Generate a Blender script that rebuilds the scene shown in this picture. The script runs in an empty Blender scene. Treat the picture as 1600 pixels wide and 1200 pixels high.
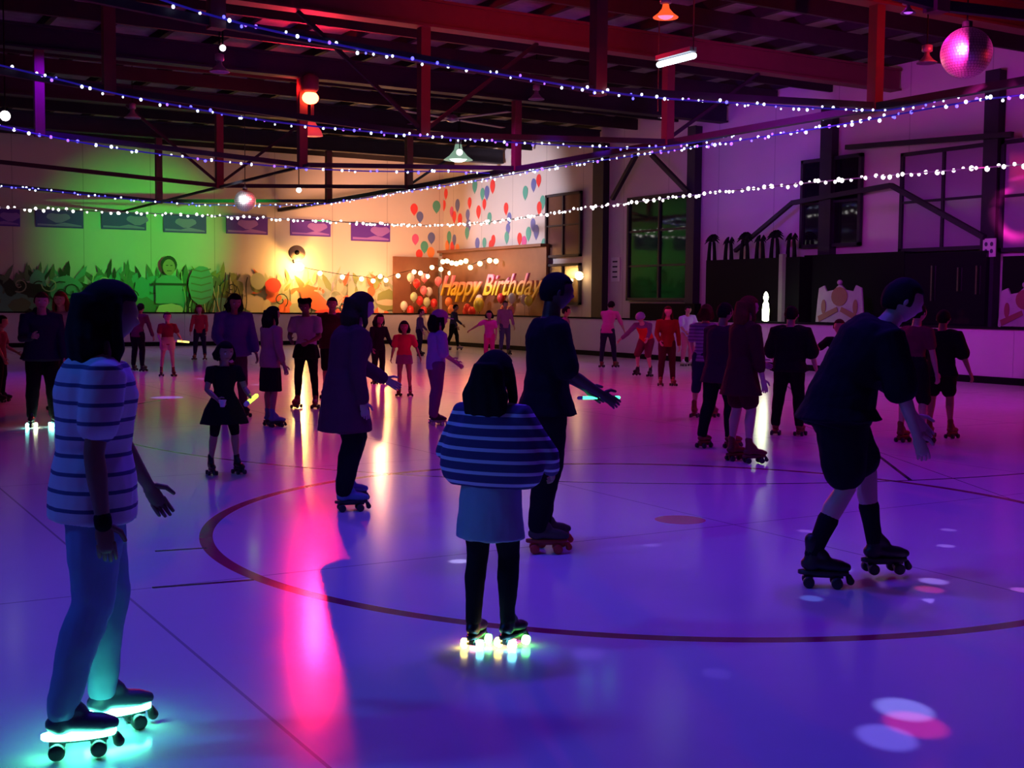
import bpy, bmesh, math, random
from math import sin, cos, pi, radians, sqrt, atan2
from mathutils import Vector, Matrix, Euler
random.seed(7)
SC = bpy.context.scene
COL = SC.collection
V = Vector
# ---------------------------------------------------------------- camera
FPX, PITCH, ROLL, YAW, CH = 1935.5, .0645, .0087, .536, 1.6
_F = V((sin(YAW)*cos(PITCH), cos(YAW)*cos(PITCH), -sin(PITCH)))
_R0 = V((cos(YAW), -sin(YAW), 0)); _U0 = _R0.cross(_F)
_R = _R0*cos(ROLL) + _U0*sin(ROLL); _U = _U0*cos(ROLL) - _R0*sin(ROLL); _C = V((0, 0, CH))
cd = bpy.data.cameras.new('camera'); cam = bpy.data.objects.new('camera', cd); COL.objects.link(cam)
cd.sensor_width = 36; cd.lens = FPX*36/1600; cd.clip_end = 200
m = Matrix((_R, _U, -_F)).transposed().to_4x4(); m.translation = _C; cam.matrix_world = m
SC.camera = cam

def on(ax, v, x, y):                       # where a line of sight meets the plane  axis = v
    d = _F + _R*((x-800)/FPX) + _U*((600-y)/FPX)
    return _C + d*((v-_C[ax])/d[ax])
def floor_at(x, y): return on(2, 0, x, y)
def proj(P):
    d = P-_C; z = d.dot(_F); return (800+FPX*d.dot(_R)/z, 600-FPX*d.dot(_U)/z, z)

# ---------------------------------------------------------------- view, world, lights
SC.view_settings.view_transform = 'Standard'; SC.view_settings.look = 'None'
SC.view_settings.exposure = 0.0; SC.view_settings.gamma = 1.0; SC.view_settings.use_curve_mapping = False
w = bpy.data.worlds.new('night'); SC.world = w; w.use_nodes = True
w.node_tree.nodes['Background'].inputs[0].default_value = (.02, .01, .06, 1)
w.node_tree.nodes['Background'].inputs[1].default_value = .2
SC.cycles.max_bounces = 5; SC.cycles.diffuse_bounces = 3; SC.cycles.glossy_bounces = 3
SC.cycles.sample_clamp_indirect = 3; SC.cycles.use_denoising = True
SC.cycles.caustics_reflective = False; SC.cycles.caustics_refractive = False

def spot(name, loc, to, col, power, angle, blend=1.0, rad=.15, spec=1.0):
    l = bpy.data.lights.new(name, 'SPOT'); l.color = col; l.energy = power
    l.spot_size = radians(angle); l.spot_blend = blend; l.shadow_soft_size = rad; l.specular_factor = spec
    o = bpy.data.objects.new(name, l); COL.objects.link(o); o.location = loc
    o.rotation_euler = (V(to)-V(loc)).to_track_quat('-Z', 'Y').to_euler(); return o
def point(name, loc, col, power, rad=.1):
    l = bpy.data.lights.new(name, 'POINT'); l.color = col; l.energy = power; l.shadow_soft_size = rad
    o = bpy.data.objects.new(name, l); COL.objects.link(o); o.location = loc; return o

# blue and violet house floods on the trusses, mostly beyond the nearest skaters
spot('blue_flood', (-3.5, 6.5, 6.2), (1.5, 5.5, 0), (.02, .15, 1), 560, 110, rad=.3)
spot('blue_flood', (3.5, 6.5, 6.9), (3.2, 4.6, 0), (.085, .03, 1), 560, 120, rad=.3)
spot('blue_flood', (7.5, 7.0, 6.9), (7.0, 5.6, 0), (.14, .012, 1), 600, 110, rad=.3)
spot('violet_flood', (4, 13, 6.9), (4.2, 11, 0), (.20, .03, 1), 420, 120, rad=.3)
spot('violet_flood', (10.5, 9.5, 6.9), (10, 8.5, 0), (.42, .0, .9), 330, 115, rad=.3)
spot('magenta_flood', (14.5, 14.5, 6.9), (14, 14, 0), (.75, .0, .80), 430, 120, rad=.3)
spot('magenta_flood', (11.2, 20, 6.9), (11.2, 19, 0), (.80, .0, .75), 520, 110, rad=.3)
spot('magenta_flood', (16, 28, 6.9), (16, 27, 0), (.72, .02, .80), 520, 125, rad=.3)
spot('violet_flood', (5, 28, 6.9), (6, 27, 0), (.18, .0, 1), 620, 125, rad=.3)
spot('violet_flood', (12, 38, 6.9), (12, 38, 0), (.28, .18, 1), 420, 125, rad=.3)
spot('barrier_wash', (14, 10, 5.0), (22.2, 15, .6), (.72, .02, .90), 950, 75, rad=.2)
# faint deep blue fill added under the roof in place of ambient light
spot('blue_roof_fill', (8, 10, 4.8), (9, 12, 7.7), (.05, .02, 1), 60, 150, rad=.3, spec=0)
spot('blue_roof_fill', (14, 22, 4.8), (14, 24, 7.7), (.07, .02, 1), 60, 150, rad=.3, spec=0)
spot('blue_roof_fill', (9, 24, 4.8), (9, 26, 7.7), (.07, .02, 1), 60, 150, rad=.3, spec=0)
# wall washers
spot('wall_washer', (14, 17, 5.0), (24.2, 22, 3.3), (.55, .03, .85), 1300, 100, rad=.2)
spot('wall_washer', (16, 24, 5.6), (24.2, 27.0, 5.6), (.20, .03, 1), 900, 50, rad=.2)
spot('wall_washer', (17, 30, 5.0), (24.2, 31, 4.4), (.72, .12, .80), 200, 100, rad=.2)
spot('green_spot', (15.5, 36.3, 4.6), (11.9, 46.5, 3.8), (.02, 1, .07), 3300, 40, blend=.9, rad=.05)
spot('warm_flood', (18, 39, 5.3), (21.3, 46.5, 4.2), (1, .40, .22), 3300, 74, blend=1, rad=.1)
spot('corner_flood', (18.6, 40.4, 4.4), (24.2, 40.6, 4.7), (1, .86, 1), 1350, 76, blend=.5, rad=.1)
spot('grey_wash', (7, 38, 5.3), (8, 46.5, 4.2), (.50, .25, .9), 34, 110, rad=.2)
spot('warm_roof_fill', (19.5, 42.5, 4.3), (17, 36, 7.8), (1, .42, .2), 420, 110, rad=.2, spec=0)  # added fill that warms the roof patches near the back
# red lamps on the trusses, plus fill spots added to redden the beams
RED = on(1, 28.3, 485, 153)
spot('red_lamp_light', RED+V((0, -.12, -.1)), (5, 8, 0), (1, .01, .05), 3600, 150, blend=1, rad=.14)
spot('red_lamp_back', RED+V((-.3, .1, .2)), (9, 34, 7.5), (1, .02, .02), 160, 150, rad=.1)
REDB = on(1, 15.2, 1040, 18)
spot('red_beam_fill', (12.0, 17.5, 5.6), (14, 22, 7.1), (1, .02, .02), 330, 120, rad=.1)
spot('red_beam_fill', (16.8, 13.0, 5.6), (18, 16, 7.2), (1, .02, .04), 280, 120, rad=.1)
spot('red_side_light', (20.5, 6.5, 5.2), (12, 13, .8), (1, .02, .03), 700, 60, rad=.15, spec=.3)
spot('red_side_light', (14, 16, 5.4), (15, 23, 1), (1, .03, .03), 300, 90, rad=.15, spec=.3)
spot('red_side_light', (10.5, 13, 5.4), (10.5, 20, 1), (1, .04, .08), 150, 80, rad=.15, spec=.3)
# pink pin spot on the mirror ball
BALL = on(2, 5.12, 1510, 83)
spot('pink_pin_spot', BALL+V((-9.5, -6.2, 1.25)), BALL, (1, .03, .40), 300000, 2.9, blend=.2, rad=.25)
# floor flecks from narrow spots added overhead, standing in for mirror-ball reflections
def fleck(x, y, wpx, col, power):
    g = floor_at(x, y); src = V((6.5, 8.5, 6.7)) if g.y < 12 else V((8, 20, 6.7)); d = (g-src).length; r = wpx/2*proj(g)[2]/FPX
    spot('effect_fleck', src, g, col, power, max(.5, 2*math.degrees(math.atan(r/d))), blend=.6, rad=.012, spec=.2)
for f_ in [(1412, 1108, 100, (.30, .32, 1), 2974), (1430, 1132, 110, (1, .02, .12), 2059), (1385, 1152, 105, (.22, .2, 1), 2402),
           (1458, 908, 48, (.4, .25, 1), 1944), (1452, 921, 50, (1, .05, .4), 1029), (1462, 941, 50, (.4, .25, 1), 1944), (1458, 953, 46, (1, .1, .5), 858),
           (1478, 853, 30, (.45, .25, 1), 1258), (1482, 828, 20, (.45, .25, 1), 858), (1598, 922, 34, (.8, .2, 1), 1487), (1318, 890, 34, (.3, .25, 1), 1601), (1268, 935, 40, (.15, .25, 1), 1372),
           (262, 621, 56, (.35, .15, 1), 2402), (322, 592, 40, (.5, .25, 1), 2059), (408, 601, 34, (.6, .35, 1), 2059), (112, 610, 36, (.2, .1, 1), 1372), (1018, 852, 24, (.4, .2, 1), 686), (1260, 830, 30, (.5, .2, 1), 743), (920, 1022, 60, (.3, .15, 1), 514), (1120, 1052, 50, (.25, .15, 1), 400), (717, 877, 34, (.55, .5, 1), 2402)]: fleck(*f_)

# ---------------------------------------------------------------- materials
MATS = {}
def mat(name, col, rough=.7, metal=0, emit=None, es=0, spec=.5, sample=True):
    if name in MATS: return MATS[name]
    m = bpy.data.materials.new(name); m.use_nodes = True; b = m.node_tree.nodes['Principled BSDF']
    b.inputs['Base Color'].default_value = (*col, 1); b.inputs['Roughness'].default_value = rough
    b.inputs['Metallic'].default_value = metal; b.inputs['Specular IOR Level'].default_value = spec
    if emit: b.inputs['Emission Color'].default_value = (*emit, 1); b.inputs['Emission Strength'].default_value = es
    if not sample: m.cycles.emission_sampling = 'NONE'
    MATS[name] = m; return m
class NT:
    def __init__(s, m): s.m = m; s.nt = m.node_tree; s.b = s.nt.nodes['Principled BSDF']
    def n(s, t, **k):
        x = s.nt.nodes.new(t)
        for a, v in k.items(): setattr(x, a, v)
        return x
    def l(s, a, b): s.nt.links.new(a, b)
    def math(s, op, a, b=None, c=None):
        x = s.n('ShaderNodeMath', operation=op)
        for i, v in enumerate((a, b, c)):
            if v is None: continue
            if hasattr(v, 'links'): s.l(v, x.inputs[i])
            else: x.inputs[i].default_value = v
        return x.outputs[0]
    def mix(s, f, a, b):
        x = s.n('ShaderNodeMix', data_type='RGBA')
        for i, v in ((0, f), (6, a), (7, b)):
            if hasattr(v, 'links'): s.l(v, x.inputs[i])
            else: x.inputs[i].default_value = v if i == 0 else (*v, 1)
        return x.outputs[2]
def varied(name, a, b, scale=3, rough=.7, bump=0, **k):
    if name in MATS: return MATS[name]
    m = mat(name, a, rough, **k); t = NT(m)
    tc = t.n('ShaderNodeTexCoord'); no = t.n('ShaderNodeTexNoise'); no.inputs['Scale'].default_value = scale
    no.inputs['Detail'].default_value = 4; t.l(tc.outputs['Object'], no.inputs['Vector'])
    t.l(t.mix(no.outputs[0], a, b), t.b.inputs['Base Color'])
    if bump:
        bp = t.n('ShaderNodeBump'); bp.inputs['Strength'].default_value = bump; bp.inputs['Distance'].default_value = .02
        t.l(no.outputs[0], bp.inputs['Height']); t.l(bp.outputs[0], t.b.inputs['Normal'])
    return m
def striped(name, a, b, period, duty, axis=2):
    if name in MATS: return MATS[name]
    m = mat(name, a, .85); t = NT(m); tc = t.n('ShaderNodeTexCoord'); sx = t.n('ShaderNodeSeparateXYZ')
    t.l(tc.outputs['Object'], sx.inputs[0])
    f = t.math('FRACT', t.math('DIVIDE', sx.outputs[axis], period)); f = t.math('LESS_THAN', f, duty)
    t.l(t.mix(f, a, b), t.b.inputs['Base Color']); return m

def floor_material():
    m = mat('rink_floor', (.5, .48, .52), .24, spec=.2); t = NT(m); b = t.b
    tc = t.n('ShaderNodeTexCoord'); P = tc.outputs['Object']; sx = t.n('ShaderNodeSeparateXYZ'); t.l(P, sx.inputs[0])
    X, Y = sx.outputs[0], sx.outputs[1]
    def dist(cx, cy): return t.math('SQRT', t.math('ADD', t.math('POWER', t.math('SUBTRACT', X, cx), 2), t.math('POWER', t.math('SUBTRACT', Y, cy), 2)))
    def ring(cx, cy, r, w): return t.math('LESS_THAN', t.math('ABSOLUTE', t.math('SUBTRACT', dist(cx, cy), r)), w)
    def seg(x0, y0, x1, y1, w):
        L = sqrt((x1-x0)**2+(y1-y0)**2); ux, uy = (x1-x0)/L, (y1-y0)/L
        dx, dy = t.math('SUBTRACT', X, x0), t.math('SUBTRACT', Y, y0)
        a = t.math('ADD', t.math('MULTIPLY', dx, ux), t.math('MULTIPLY', dy, uy))
        c = t.math('ABSOLUTE', t.math('SUBTRACT', t.math('MULTIPLY', dx, uy), t.math('MULTIPLY', dy, ux)))
        inside = t.math('LESS_THAN', t.math('ABSOLUTE', t.math('SUBTRACT', a, L/2)), L/2)
        return t.math('MULTIPLY', inside, t.math('LESS_THAN', c, w))
    no = t.n('ShaderNodeTexNoise'); no.inputs['Scale'].default_value = .35; no.inputs['Detail'].default_value = 6; t.l(P, no.inputs['Vector'])
    n2 = t.n('ShaderNodeTexNoise'); n2.inputs['Scale'].default_value = 5; n2.inputs['Detail'].default_value = 5; t.l(P, n2.inputs['Vector'])
    base = t.mix(no.outputs[0], (.70, .68, .72), (.80, .78, .82))
    base = t.mix(t.math('MULTIPLY', n2.outputs[0], .25), base, (.58, .56, .62))
    # slab joints
    j = None
    for k in range(-1, 6):
        for ax in (0, 1):
            c = t.math('LESS_THAN', t.math('ABSOLUTE', t.math('SUBTRACT', sx.outputs[ax], 1.6+k*4.4+ax*.9)), .008)
            j = c if j is None else t.math('MAXIMUM', j, c)
    base = t.mix(t.math('MULTIPLY', j, .55), base, (.10, .09, .12))
    red = ring(5.62, 7.29, 3.28, .045)
    red = t.math('MAXIMUM', red, t.math('LESS_THAN', dist(5.78, 7.25), .19))
    thin = t.math('MULTIPLY', ring(10.65, 15.05, 7.32, .022), t.math('LESS_THAN', t.math('ADD', X, Y), 25.7))
    ln = t.math('MAXIMUM', thin, seg(2.33, 6.82, 1.77, 6.90, .022))
    ln = t.math('MAXIMUM', ln, seg(2.37, 7.86, 2.05, 7.91, .022))
    ln = t.math('MAXIMUM', ln, seg(7.2, 3.6, 12.0, 12.5, .006))
    ln = t.math('MAXIMUM', ln, seg(9, 7.9, 19, 20.5, .02))
    base = t.mix(red, base, (.32, .010, .10)); base = t.mix(t.math('LESS_THAN', dist(5.78, 7.25), .19), base, (.80, .02, .24)); base = t.mix(ln, base, (.05, .02, .06))
    t.l(base, b.inputs['Base Color'])
    t.l(t.math('ADD', t.math('MULTIPLY', n2.outputs[0], .07), .125), b.inputs['Roughness'])
    bp = t.n('ShaderNodeBump'); bp.inputs['Strength'].default_value = .10; bp.inputs['Distance'].default_value = .01
    n3 = t.n('ShaderNodeTexNoise'); n3.inputs['Scale'].default_value = 1.4; n3.inputs['Detail'].default_value = 3; t.l(P, n3.inputs['Vector'])
    t.l(n3.outputs[0], bp.inputs['Height']); t.l(bp.outputs[0], b.inputs['Normal'])
    return m
def wall_material(name, a, b, vert_axis):
    m = mat(name, a, .75); t = NT(m); tc = t.n('ShaderNodeTexCoord'); sx = t.n('ShaderNodeSeparateXYZ'); t.l(tc.outputs['Object'], sx.inputs[0])
    no = t.n('ShaderNodeTexNoise'); no.inputs['Scale'].default_value = .6; no.inputs['Detail'].default_value = 6; t.l(tc.outputs['Object'], no.inputs['Vector'])
    c = t.mix(no.outputs[0], a, b)
    f = t.math('FRACT', t.math('DIVIDE', sx.outputs[vert_axis], 2.4)); f = t.math('LESS_THAN', f, .012)
    c = t.mix(t.math('MULTIPLY', f, .5), c, (.2, .18, .18)); t.l(c, t.b.inputs['Base Color']); return m

# ---------------------------------------------------------------- mesh helpers
def frame(d, lat=None):
    d = d.normalized()
    if lat is None or abs(lat.normalized().dot(d)) > .97:
        lat = V((0, 0, 1)) if abs(d.z) < .9 else V((1, 0, 0)); lat = lat.cross(d)
    a = (lat - d*lat.dot(d)).normalized(); return a, d.cross(a)
class MB:
    def __init__(s): s.v = []; s.f = []; s.mi = []; s.cur = 0
    def add(s, vs, fs):
        o = len(s.v); s.v += [V(p) for p in vs]
        for f in fs: s.f.append([i+o for i in f]); s.mi.append(s.cur)
    def box(s, c, size, M=None):
        x, y, z = (k/2 for k in size); c = V(c)
        vs = [V((i*x, j*y, k*z)) for i in (-1, 1) for j in (-1, 1) for k in (-1, 1)]
        if M: vs = [M @ p for p in vs]
        s.add([c+p for p in vs], [(0, 1, 3, 2), (4, 6, 7, 5), (0, 4, 5, 1), (2, 3, 7, 6), (0, 2, 6, 4), (1, 5, 7, 3)])
    def bar(s, a, b, w, h=None):
        a, b = V(a), V(b); d = b-a; h = h or w; la, lb = frame(d)
        if abs(la.z) > abs(lb.z): la, lb = lb, la
        vs = [p+la*(i*w/2)+lb*(j*h/2) for p in (a, b) for i, j in ((-1, -1), (1, -1), (1, 1), (-1, 1))]
        s.add(vs, [(0, 3, 2, 1), (4, 5, 6, 7)]+[(i, (i+1) % 4, 4+(i+1) % 4, 4+i) for i in range(4)])
    def loft(s, rings, n=14, mod=None):          # rings: (centre, axis a, half a, axis b, half b)
        vs, fs = [], []
        for k, (c, a, ra, b, rb) in enumerate(rings):
            for i in range(n):
                t = 2*pi*i/n; q = 1 if mod is None else mod(t, k)
                vs.append(c + a*(ra*cos(t)*q) + b*(rb*sin(t)*q))
        for k in range(len(rings)-1):
            for i in range(n):
                j = (i+1) % n; fs.append((k*n+i, k*n+j, (k+1)*n+j, (k+1)*n+i))
        vs.append(rings[0][0]); vs.append(rings[-1][0]); e = len(rings)-1
        for i in range(n):
            fs.append((len(vs)-2, (i+1) % n, i)); fs.append((len(vs)-1, e*n+i, e*n+(i+1) % n))
        s.add(vs, fs)
    def tube(s, pts, rad, n=10, cap=True, lat=None, flat=1.0):
        pts = [V(p) for p in pts]; R = []
        if not hasattr(rad, '__len__'): rad = [rad]*len(pts)
        for i, p in enumerate(pts):
            d = (pts[min(i+1, len(pts)-1)]-pts[max(i-1, 0)]); a, b = frame(d, lat); lat = a
            R.append((p, a, rad[i], b, rad[i]*flat))
        if cap:
            d0 = (pts[0]-pts[1]).normalized(); d1 = (pts[-1]-pts[-2]).normalized()
            c0 = [(pts[0]+d0*rad[0]*z, R[0][1], rad[0]*q, R[0][3], rad[0]*q*flat) for z, q in ((.92, .38), (.7, .7), (.38, .92))]
            c1 = [(pts[-1]+d1*rad[-1]*z, R[-1][1], rad[-1]*q, R[-1][3], rad[-1]*q*flat) for z, q in ((.38, .92), (.7, .7), (.92, .38))]
            R = c0+R+c1
        s.loft(R, n)
    def ball(s, c, r, n=12, sc=(1, 1, 1)):
        c = V(c); k = max(4, n//2+1); R = []
        for i in range(1, k):
            t = pi*i/k; R.append((c+V((0, 0, -cos(t)*r*sc[2])), V((1, 0, 0)), sin(t)*r*sc[0], V((0, 1, 0)), sin(t)*r*sc[1]))
        o = len(s.v); s.loft(R, n); s.v[-2] = c+V((0, 0, -r*sc[2])); s.v[-1] = c+V((0, 0, r*sc[2]))
    def poly(s, pts, d):                         # polygon extruded by vector d
        n = len(pts); d = V(d); s.add([V(p) for p in pts]+[V(p)+d for p in pts],
            [tuple(range(n))[::-1], tuple(range(n, 2*n))]+[(i, (i+1) % n, n+(i+1) % n, n+i) for i in range(n)])
    def mesh(s, name, mats, smooth=False):
        me = bpy.data.meshes.new(name); me.from_pydata([tuple(p) for p in s.v], [], s.f)
        for q in (mats if isinstance(mats, (list, tuple)) else [mats]): me.materials.append(q)
        if len(me.materials) > 1: me.polygons.foreach_set('material_index', s.mi)
        bm = bmesh.new(); bm.from_mesh(me); bmesh.ops.recalc_face_normals(bm, faces=bm.faces); bm.to_mesh(me); bm.free()
        if smooth: me.polygons.foreach_set('use_smooth', [True]*len(me.polygons))
        return me
    def build(s, name, mats, parent=None, smooth=False, loc=None):
        o = bpy.data.objects.new(name, s.mesh(name, mats, smooth)); COL.objects.link(o)
        if parent: o.parent = parent
        if loc is not None: o.location = loc
        return o
    def shift(s, d): s.v = [p+V(d) for p in s.v]; return s

def tag(o, label, cat, group=None, kind=None):
    if label: o['label'] = label
    if cat: o['category'] = cat
    if group: o['group'] = group
    if kind: o['kind'] = kind
    return o
def empty(name, loc, rz=0, label=None, cat=None, group=None, kind=None):
    o = bpy.data.objects.new(name, None); COL.objects.link(o); o.location = loc; o.rotation_euler = (0, 0, rz)
    o.empty_display_size = .1
    return tag(o, label, cat, group, kind)
def struct(name, mb, m, parent=None, smooth=False):
    o = mb.build(name, m, parent, smooth)
    if parent is None: o['kind'] = 'structure'
    return o
def copy_tree(o, parent=None):
    c = o.copy(); COL.objects.link(c)
    if parent: c.parent = parent
    for ch in list(o.children): copy_tree(ch, c)
    return c

_clouds = bpy.data.textures.new('folds', 'CLOUDS'); _clouds.noise_scale = .11; _clouds.noise_depth = 2
def remeshed(mb, voxel, smooth=3, folds=0.0):
    """one continuous surface out of overlapping closed shells"""
    me = mb.mesh('tmp', MATS['tmp']); o = bpy.data.objects.new('tmp', me); COL.objects.link(o)
    r = o.modifiers.new('r', 'REMESH'); r.mode = 'VOXEL'; r.voxel_size = voxel
    if smooth:
        q = o.modifiers.new('s', 'SMOOTH'); q.factor = .5; q.iterations = smooth
    if folds:
        d = o.modifiers.new('d', 'DISPLACE'); d.texture = _clouds; d.strength = folds; d.mid_level = .5
    dg = bpy.context.evaluated_depsgraph_get(); n = bpy.data.meshes.new_from_object(o.evaluated_get(dg), depsgraph=dg)
    bpy.data.objects.remove(o); n.materials.clear(); return n
mat('tmp', (.5, .5, .5))
def put(name, me, m, parent, label=None):
    me.materials.clear(); me.materials.append(m); me.name = name
    me.polygons.foreach_set('use_smooth', [True]*len(me.polygons))
    o = bpy.data.objects.new(name, me); COL.objects.link(o); o.parent = parent
    if label: o['label'] = label
    return o
def append_mesh(me, mb):
    bm = bmesh.new(); bm.from_mesh(me); tmp = mb.mesh('a', MATS['tmp']); bm.from_mesh(tmp); bm.to_mesh(me); bm.free()

# ---------------------------------------------------------------- room
XW, YW, ZR = 24.2, 46.5, 7.75
M_wall = wall_material('painted_wall', (.62, .58, .56), (.54, .50, .49), 0)
M_wally = wall_material('painted_wall_side', (.62, .58, .56), (.54, .50, .49), 1)
M_steel = varied('dark_steel', (.018, .018, .03), (.035, .03, .045), 4, .6, spec=.25)
M_redlit = varied('red_lit_steel', (.13, .035, .04), (.18, .05, .05), 4, .6)  # light of the red lamps put into the steel colour
M_foil = varied('roof_sheet', (.42, .40, .42), (.05, .05, .06), 2.6, .5, bump=.4)
M_black = mat('matt_black', (.006, .006, .008), .8, spec=.1)
M_gloss = mat('dark_glass', (.01, .01, .014), .05)
M_timber = varied('dark_timber', (.022, .018, .022), (.04, .028, .03), 6, .7, spec=.2)
M_chrome = mat('chrome', (.8, .8, .82), .2, 1)

b = MB(); b.box((4, 19, -.1), (44, 56, .2)); struct('floor', b, floor_material())
b = MB(); b.box((5.1, YW+.15, ZR/2), (38.5, .3, ZR)); struct('wall_back', b, M_wall)
b = MB(); b.box((XW+.15, 19.2, ZR/2), (.3, 54.6, ZR)); struct('wall_right', b, M_wally)
b = MB(); b.box((-14.2, 19.2, ZR/2), (.3, 54.6, ZR)); struct('wall_left', b, M_wally)
b = MB(); b.box((5.1, -8.2, ZR/2), (38.5, .3, ZR)); struct('wall_front', b, M_wall)
b = MB(); b.box((5.1, 19.2, ZR+.1), (38.8, 55, .1)); struct('ceiling', b, M_foil)
for k in range(29):                                    # purlins
    x = -11 + k*1.25
    b = MB(); b.box((x, 19.2, ZR-.05), (.12, 54.4, .2)); struct('roof_purlin', b, M_timber)
for y in (11.6, 13.7, 18.1, 20.0, 24.2, 26.3, 30.7, 32.8, 37.2, 39.3, 43.6, 45.4):
    b = MB(); b.box((5, y, 7.42), (38.2, .10, .34)); struct('roof_purlin', b, M_timber)
def tie_z(x):
    P = [(-14, 6.6), (5, 5.2), (11, 4.9), (17, 5.2), (XW, 6.6)]
    for (a, za), (c, zc) in zip(P, P[1:]):
        if x <= c: return za+(zc-za)*(x-a)/(c-a)
    return 6.6
TR = [9.5, 16, 22, 28.5, 35, 41.5]
for i, y in enumerate(TR):
    t = empty('roof_truss', (0, y, 0), kind='structure')
    tm = M_redlit if y in (16, 22) else M_steel  # chords that catch red light get the reddened copy of the steel
    b = MB(); b.box((5, 0, 7.22), (38.2, .22, .50)); b.box((5, 0, 6.98), (38.2, .36, .05)); b.box((5, 0, 7.46), (38.2, .36, .05)); b.build('top_chord', tm, t)
    P = [(-14, 0, 6.6), (5, 0, 5.2), (11, 0, 4.9), (17, 0, 5.2), (XW-.02, 0, 6.6)]
    if y > 9:
        for p, q in zip(P, P[1:]):
            b = MB(); b.bar(p, q, .09, .11); b.build('tie_bar', M_steel, t)
        for x in (5, 11, 17):
            b = MB(); b.bar((x, 0, tie_z(x)-.08), (x, 0, 7.0), .2, .2); b.build('post', M_redlit, t)
    if i in (2, 4):
        for p, q in (((17, 0, 5.25), (19.6, 0, 6.95)), ((11, 0, 4.95), (13.6, 0, 6.95)), ((11, 0, 4.95), (8.4, 0, 6.95))):
            b = MB(); b.bar(p, q, .07, .07); b.build('brace', M_steel, t)
b = MB(); b.bar((17, -8, 5.17), (17, YW-.02, 5.17), .16, .13); struct('longitudinal_tie', b, M_steel)
b = MB(); b.bar((11, 28, 4.86), (11, YW-.02, 4.86), .07, .07); struct('longitudinal_tie', b, M_steel)
# columns and braces against the right wall
def rw(x, y): return on(0, XW, x, y)
def col(pxx, w, z1=7.0, z0=0.0, m=None):
    q = rw(pxx, 400); b = MB(); b.box((XW-.14, q.y, (z0+z1)/2), (.28, w, z1-z0)); b.box((XW-.3, q.y, (z0+z1)/2), (.04, w*1.5, z1-z0)); struct('column', b, m or M_steel)
col(945, .42); col(1090, .25); col(1300, .28); col(1556, .26)
def rbar(p, q, w, name='wall_brace'):
    a, c = rw(*p), rw(*q); b = MB(); dx = V((-.4, 0, 0)); b.bar(a+dx, c+dx, w, w); struct(name, b, M_steel)
rbar((1010, 243), (972, 312), .13); rbar((1034, 243), (1092, 302), .13)
rbar((1165, 393), (1255, 318), .10); rbar((1255, 318), (1410, 291), .12); rbar((1410, 291), (1556, 372), .12)
rbar((1340, 232), (1600, 212), .12, 'wall_girt')

# windows on the right wall: frame, mullions, pane
def window(n, px, py0, py1, cols, rows, glass, z0=None, depth=.12):
    a, c = rw(px[0], 400), rw(px[1], 400)
    mid = (px[0]+px[1])/2; z1 = rw(mid, py0).z; z0 = rw(mid, py1).z if z0 is None else z0
    y0, y1 = min(a.y, c.y), max(a.y, c.y); x = XW-depth
    t = empty('window_%d' % n, (x, (y0+y1)/2, z0), kind='structure')
    W, Hh = y1-y0, z1-z0; fw = .09
    b = MB()
    for yy in (-W/2+fw/2, W/2-fw/2): b.box((0, yy, Hh/2), (.1, fw, Hh))
    for zz in (fw/2, Hh-fw/2): b.box((0, 0, zz), (.1, W, fw))
    for k in range(1, cols): b.box((0, -W/2+W*k/cols, Hh/2), (.08, fw*.8, Hh))
    for k in range(1, rows): b.box((0, 0, Hh*k/rows), (.06, W, .06))
    b.build('window_frame', M_steel, t)
    b = MB(); b.box((.03, 0, Hh/2), (.02, W-.05, Hh-.05)); b.build('pane', glass, t)
M_glassb = mat('brown_glass', (.10, .05, .04), .12); M_glassv = mat('violet_glass', (.30, .22, .34), .16)
window(1, (857, 912), 302, 402, 2, 2, M_glassb)
window(2, (857, 912), 412, 476, 2, 1, M_glassb)
window(3, (985, 1088), 304, 470, 2, 3, M_gloss)
window(4, (1255, 1349), 246, 386, 2, 2, M_gloss)
window(5, (1410, 1548), 232, 392, 2, 2, M_glassv)
window(6, (1566, 1680), 214, 392, 2, 2, M_glassv)
# dark sliding panels and cabinets under the windows
def rpanel(name, px0, px1, py0, z0, m, x=XW-.5, th=.5, label=None, cat=None):
    a, c = on(0, x, px0, 430), on(0, x, px1, 430); z1 = on(0, x, (px0+px1)/2, py0).z
    b = MB(); yw = abs(a.y-c.y); b.box((th/2, 0, (z1-z0)/2), (th, yw, z1-z0))
    o = b.build(name, m); o.location = (x, (a.y+c.y)/2, z0)
    if label: tag(o, label, cat)
    else: o['kind'] = 'structure'
    return o
rpanel('wall_recess', 1103, 1249, 404, 0, M_black, x=XW-.9, th=.85, label='tall matt black cabinet carrying the little palm trees', cat='cabinet')
rpanel('door_1', 1256, 1412, 396, 0, M_black, x=XW-.45, th=.3)
rpanel('door_2', 1413, 1540, 394, 0, M_gloss, x=XW-.45, th=.3)
rpanel('door_3', 1566, 1720, 398, 0, M_black, x=XW-.45, th=.3)
rpanel('door_4', 985, 1086, 474, 0, M_black, x=XW-.4, th=.25)
for k, (pa, pb, y0, y1) in enumerate([(1456, 1459, 415, 470), (1497, 1500, 418, 455), (1526, 1528, 415, 460)]):
    q = on(0, XW-.5, pa, 430); b = MB(); b.bar((q.x, q.y, on(0, q.x, pa, y1).z), (q.x, q.y, on(0, q.x, pa, y0).z), .04); struct('trim_%d' % (k+1), b, M_chrome)
b = MB(); q = rw(1251, 430); b.bar((XW-.95, q.y-.3, 0), (XW-.95, q.y-.3, 3.0), .14); struct('door_post', b, varied('grey_post', (.3, .3, .28), (.2, .2, .2)))

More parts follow.
